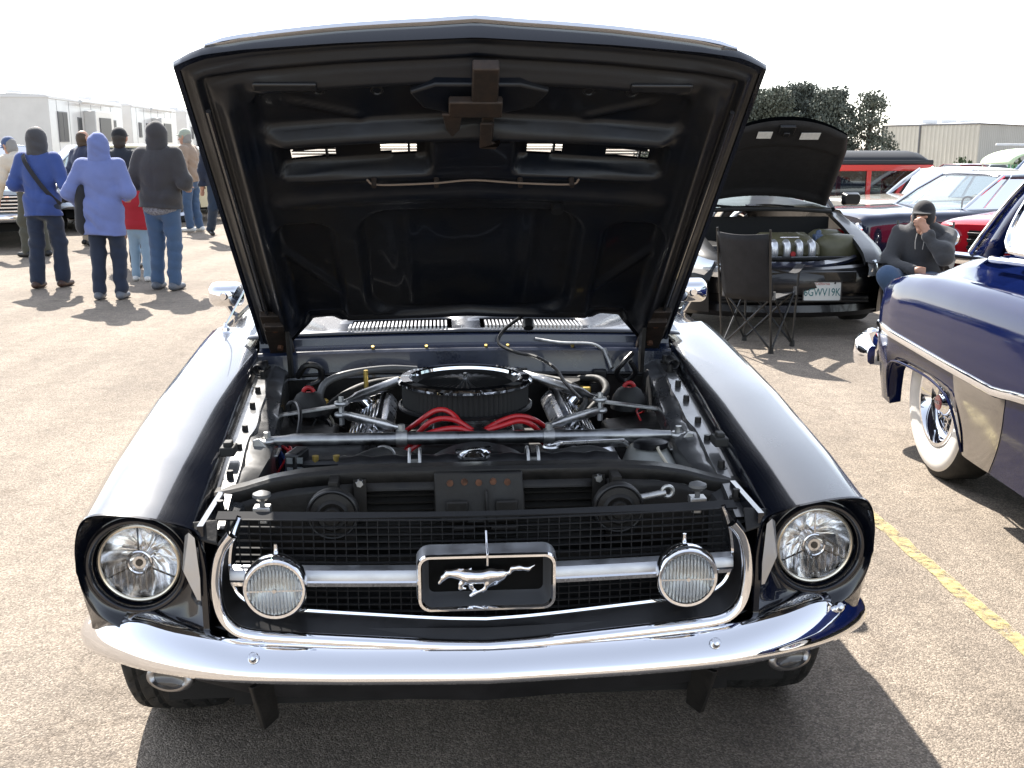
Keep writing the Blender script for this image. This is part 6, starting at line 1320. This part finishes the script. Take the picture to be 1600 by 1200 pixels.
POCK = lambda sd: [(sd*.14, -.06, -.27), (sd*.06, .10, -.44)]
JEAN = cloth('blue_jeans', (.045, .085, .16)); JEAN2 = cloth('pale_jeans', (.22, .32, .42)); NAVT = cloth('navy_trousers', (.010, .018, .040)); BLKT = cloth('black_cloth', (.010, .011, .016)); DKJ = cloth('dark_jeans', (.014, .028, .055))
SHB = mat('brown_shoe', (.05, .025, .018), .5, var=.2); SHW = mat('white_shoe', (.60, .60, .58), .5, var=.1); SHG = mat('grey_shoe', (.10, .11, .13), .55, var=.2); SHK = mat('black_shoe', (.012, .012, .013), .5)
P1, U1, S1 = person('person in bright blue jacket and grey hood with a dark strap across the back', -5.02, 11.5, 1.69, -4, (-.05, .10), (BENT(-1), BENT(1)), cloth('bright_blue_jacket', (.030, .060, .21)), NAVT, SHB, 'hood', cloth('grey_knit', (.045, .045, .05)), coat=.13, bulk=.98, flare=.014)
st = [U1((x, y, z)) for x, y, z in ((-.12, -.09, 1.47), (-.08, -.145, 1.40), (.0, -.160, 1.27), (.10, -.150, 1.12), (.18, -.10, 1.0), (.21, .0, .93))]
MB().loft([[p+Vector(o) for o in ((-.018, -.004, -.014), (.018, -.004, .014), (.018, .006, .014), (-.018, .006, -.014))] for p in bez(st, 5)]).build('shoulder_strap', BLKT, P1)
P2, U2, S2 = person('person in long pale blue hooded coat with dark trousers, nearest of the group', -4.03, 10.6, 1.62, 3, (.0, .03), (POCK(-1), BENT(1)), cloth('pale_blue_coat', (.115, .150, .34)), NAVT, SHG, 'hood', cloth('pale_blue_coat', (0, 0, 0)), coat=.235, bulk=1.06)
MB().loft([[Vector(S2((.196*math.cos(a)*q, -.004+.142*math.sin(a)*q, z))) for a in np.linspace(0, 2*math.pi, 33)[:-1]] for z, q in ((.985, 1.0), (.978, 1.03), (.970, 1.0))], True, False).build('waist_drawcord', mat('coat_seam', (.07, .10, .24), .8), P2)
sdf_obj('dark_shoulder_bag', [(S2((-.20, -.03, 1.14)), S2((-.21, -.02, .80)), .085, .10, .8, .9, 1)], .013, BLKT, P2, k=.03, disp=wr(.004))
P3_, U3, S3 = person('tall man in dark grey hoodie and blue jeans, right of the pale blue coat', -3.70, 11.35, 1.74, -8, (.02, -.04), (BENT(-1), BENT(1)), cloth('charcoal_hoodie', (.032, .030, .032)), JEAN, SHG, 'hood', cloth('charcoal_hoodie', (0, 0, 0)), bulk=1.12, coat=.02)
sdf_obj('plaid_shirt_hem', [(S3((0, 0, .93)), S3((0, 0, .875)), .195, .20, 1.0, .74, .5)], .012, mat('plaid_cloth', (.30, .31, .34), .8, vscale=60, col2=(.05, .05, .07)), P3_, k=.02)
person('small child in red quilted vest and pale jeans between the two adults', -4.22, 12.1, 1.16, 5, (.05, -.05), (DOWN(-1), DOWN(1)), cloth('red_quilted_vest', (.34, .012, .022)), JEAN2, SHW, 'none', hair=mat('brown_hair', (.05, .03, .018), .6), bulk=1.15, puffy=True)
person('man in black flat cap and dark jacket, behind the pale blue coat', -4.83, 13.4, 1.70, 0, (.04, -.06), (DOWN(-1), DOWN(1)), cloth('midnight_jacket', (.008, .012, .022)), BLKT, SHK, 'cap', cloth('black_cap', (.008, .009, .012)), hair=mat('dark_hair', (.02, .016, .014), .6), bulk=1.05)
person('man in tan jacket, jeans and pale cap standing sideways by the raised hood', -5.72, 19.3, 1.78, 78, (.02, -.04), (BENT(-1), BENT(1)), cloth('tan_jacket', (.26, .19, .14)), JEAN, SHW, 'cap', cloth('pale_green_cap', (.30, .33, .27)), hair=mat('grey_hair', (.22, .21, .20), .6), bulk=1.05, lean=4)
person('striding person in dark navy clothes half hidden by the raised hood', -4.66, 17.2, 1.78, -150, (.22, (-.24, .10)), (DOWN(-1, .12), DOWN(1, -.1)), cloth('navy_jacket', (.010, .016, .035)), DKJ, SHK, 'none', hair=mat('dark_hair', (0, 0, 0)), bulk=1.05)
person('man in cream jacket and blue cap bending over the car at the left edge', -6.62, 14.85, 1.70, 62, (.06, -.06), ([(-.08, .16, -.24), (-.06, .36, -.38)], [(.08, .16, -.24), (.06, .36, -.38)]), cloth('cream_jacket', (.52, .46, .38)), cloth('olive_trousers', (.06, .06, .045)), SHK, 'cap', cloth('blue_cap', (.05, .08, .17)), hair=mat('grey_hair', (0, 0, 0)), lean=28)
person('man in dark blue jacket and khaki trousers partly behind the pale blue coat', -6.55, 16.6, 1.72, -30, (.03, -.05), (BENT(-1), [(.10, .10, -.20), (-.02, .22, .08)]), cloth('dark_blue_jacket', (.012, .018, .05)), cloth('khaki_trousers', (.36, .31, .25)), SHK, 'none', hair=mat('brown_hair', (0, 0, 0)), bulk=1.1)

# seated man with his hand over his face, and the folding chairs
def camp_chair(x, y, rz, label):
    T = empty('folding_chair', (x, y, 0), rz, label, 'chair', 'black folding camp chairs')
    CL = mat('black_canvas', (.012, .012, .014), .8, var=.3, vscale=10, bump=.2, bscale=70); TB = mat('black_tube', (.012, .012, .012), .35, 0, .3)
    w, d, hs = .20, .19, .41       # front is -y
    F = {(-1, -1): Vector((-w, -d, .02)), (1, -1): Vector((w, -d, .02)), (-1, 1): Vector((-w, d, .02)), (1, 1): Vector((w, d, .02))}
    for k, p in F.items():
        MB().cyl(p+Vector((0, 0, -.02)), p+Vector((0, 0, .03)), .022, .018, 12).build('foot', BLK2, T)
    def bar(a, b, n_='leg'): MB().tube([a, b], .0085, 8).build(n_, TB, T)
    up = lambda k, z: F[k]+Vector((0, 0, z))
    for sx in (-1, 1): bar(F[(sx, -1)], up((sx, 1), hs)); bar(F[(sx, 1)], up((sx, -1), hs))                 # side crosses
    for sy in (-1, 1): bar(F[(-1, sy)], up((1, sy), hs)); bar(F[(1, sy)], up((-1, sy), hs))                 # front and rear crosses
    for sx in (-1, 1):
        bar(F[(sx, 1)], Vector((sx*w*1.05, d+.14, .92)), 'back_post'); bar(F[(sx, -1)], Vector((sx*w*1.08, -d-.02, .62)), 'arm_post')
        mb = MB(); pts = bez([(sx*w*1.10, -d-.04, .625), (sx*w*1.14, -.05, .575), (sx*w*1.10, d+.07, .63)], 6); mb.loft([[p+Vector(o) for o in ((-.035, 0, .0), (.035, 0, .0), (.035, 0, .006), (-.035, 0, .006))] for p in pts]); mb.build('arm_strap', CL, T)
    for k in F: MB().cyl(F[k]+Vector((0, 0, hs-.03)), F[k]+Vector((0, 0, hs+.03)), .014, .014, 10).build('joint', mat('joint_grey', (.12, .12, .12), .4), T)
    mb = MB(); mb.grid(10, 10, lambda u, v: ((u*2-1)*w*(.98), -d-.02+(2*d+.02)*v, hs-.045*math.sin(math.pi*u)*math.sin(math.pi*(.2+.7*v))+.02*(1-v)-.01)); mb.build('seat', CL, T, ang=180, solid=.006)
    mb = MB(); mb.grid(10, 10, lambda u, v: ((u*2-1)*w*(1.02), d+.00+.15*v+.05*math.sin(math.pi*u), hs-.02+.50*v-.012*math.sin(math.pi*u)*v)); mb.build('backrest', CL, T, ang=180, solid=.006)
    MB().lathe([(.02, .0), (.0, .001)], 12, (0, d+.16, .78), 'y').build('back_logo', mat('faded_logo', (.10, .10, .10), .7), T)
    return T
camp_chair(1.88, 8.02, R(142), 'empty black folding camp chair in front of the black hatchback')
camp_chair(3.14, 8.25, R(-28), 'black folding camp chair the seated man sits on, behind the blue car')
SM = empty('person', (3.12, 8.15, 0), R(-28), 'seated man in dark grey hoodie and black cap covering his face with a hand', 'person', 'people looking at the cars')
SM.scale = (.88, .88, .89)
HD = cloth('heather_grey_hoodie', (.036, .037, .041)); SKn = SKIN
LG = {-1: [(-.10, .05, .53), (-.20, -.36, .62), (.02, -.24, .12)], 1: [(.10, .05, .53), (.16, -.42, .56), (.12, -.46, .10)]}
tro = [((-.08, .08, .54), (.08, .08, .54), .12, .12)]; bod = []
for sd in (-1, 1):
    a, b, c = LG[sd]; tro += [(a, b, .098, .080), (b, c, .078, .062)]; bod += [(a, b, .07, .05), (b, c, .05, .035)]
    sdf_obj('shoe', [((c[0], c[1]+.05, .05), (c[0], c[1]-.16, .042), .046, .04)], .011, SHK, SM)
sdf_obj('trousers', tro, .013, JEAN, SM, k=.05, disp=wr(.009, .9, 1.3))
SR, SL = (.19, .12, .93), (-.19, .12, .93)
ER, HR = (.22, -.20, .80), (.045, -.115, 1.00)         # arm raised to the face
EL_, HL = (-.25, -.03, .70), (-.02, -.24, .66)
jk = [((0, .10, .60), (0, .11, .84), .175, .19, 1, .75, 1), ((-.12, .11, .92), (.12, .11, .92), .095, .095, 1, .9, 1), (SR, ER, .085, .07), (ER, (.08, -.16, .94), .07, .05), (SL, EL_, .082, .068), (EL_, HL, .066, .05), ((0, .10, .97), (0, .08, 1.01), .10, .095, 1.1, 1, .8)]
sdf_obj('hoodie', jk, .012, HD, SM, k=.05, disp=wr(.018, .9, 2))
hc = Vector((.0, .03, 1.075)); H_ = lambda x, y, z: tuple(hc+Vector((x, y, z)))
bod += [((0, .10, .55), (0, .10, .90), .11, .12, 1.1, .75, 1), ((0, .09, .92), (0, .05, 1.02), .055, .052), (H_(0, .02, .02), H_(0, .0, .0), .096, .086, .86, 1, 1.05), (H_(0, -.03, -.05), H_(0, -.055, -.085), .06, .04), (H_(0, -.09, .0), H_(0, -.112, -.03), .010, .017), (H_(-.03, -.083, .03), H_(.03, -.083, .03), .018, .018), (H_(-.085, .01, -.015), H_(-.088, .01, .02), .014, .018), (H_(.085, .01, -.015), H_(.088, .01, .02), .014, .018)]
# right hand spread over the brow and cheek
HRv = Vector((.060, -.150, .985)); bod += [((.10, -.175, .92), tuple(HRv), .027, .026), (tuple(HRv), tuple(HRv+Vector((-.035, .012, .045))), .036, .038, 1, .6, 1)]
for q, L in enumerate((.070, .080, .076, .060)):
    b0 = HRv+Vector((-.045+.004*q, .010, .030+.020*q))+Vector((.01, -.004, .006)); b1 = b0+Vector((-L*.55, -.006, L*.25)); b2 = b1+Vector((-L*.45, .014, L*.02)); bod += [(tuple(b0), tuple(b1), .0105, .0098), (tuple(b1), tuple(b2), .0095, .0085)]
bod += [(tuple(HRv+Vector((-.01, .0, .0))), tuple(HRv+Vector((-.045, .005, -.022))), .012, .010)]
bod += [((-.02, -.24, .66), (.03, -.27, .67), .03, .034)]
for q in range(4): bod += [((.05, -.275, .645+.017*q), (.085, -.25, .64+.017*q), .009, .008)]
sdf_obj('body', bod, .0075, SKIN, SM, k=.012)
sdf_obj('knit_hat', [(H_(0, .02, .06), H_(0, .01, .025), .106, .108, .90, 1.0, 1.0), (H_(-.035, -.10, .055), H_(.035, -.10, .055), .045, .045, 1, 1, .16)], .009, cloth('black_hat', (.008, .008, .010)), SM, k=.02)
for sd in (-1, 1): MB().tube(bez([(sd*.03, -.035, .96), (sd*.035, -.075, .90), (sd*.03, -.085, .83)], 4), .004, 6).build('drawstring', mat('pale_cord', (.35, .34, .32), .8), SM)
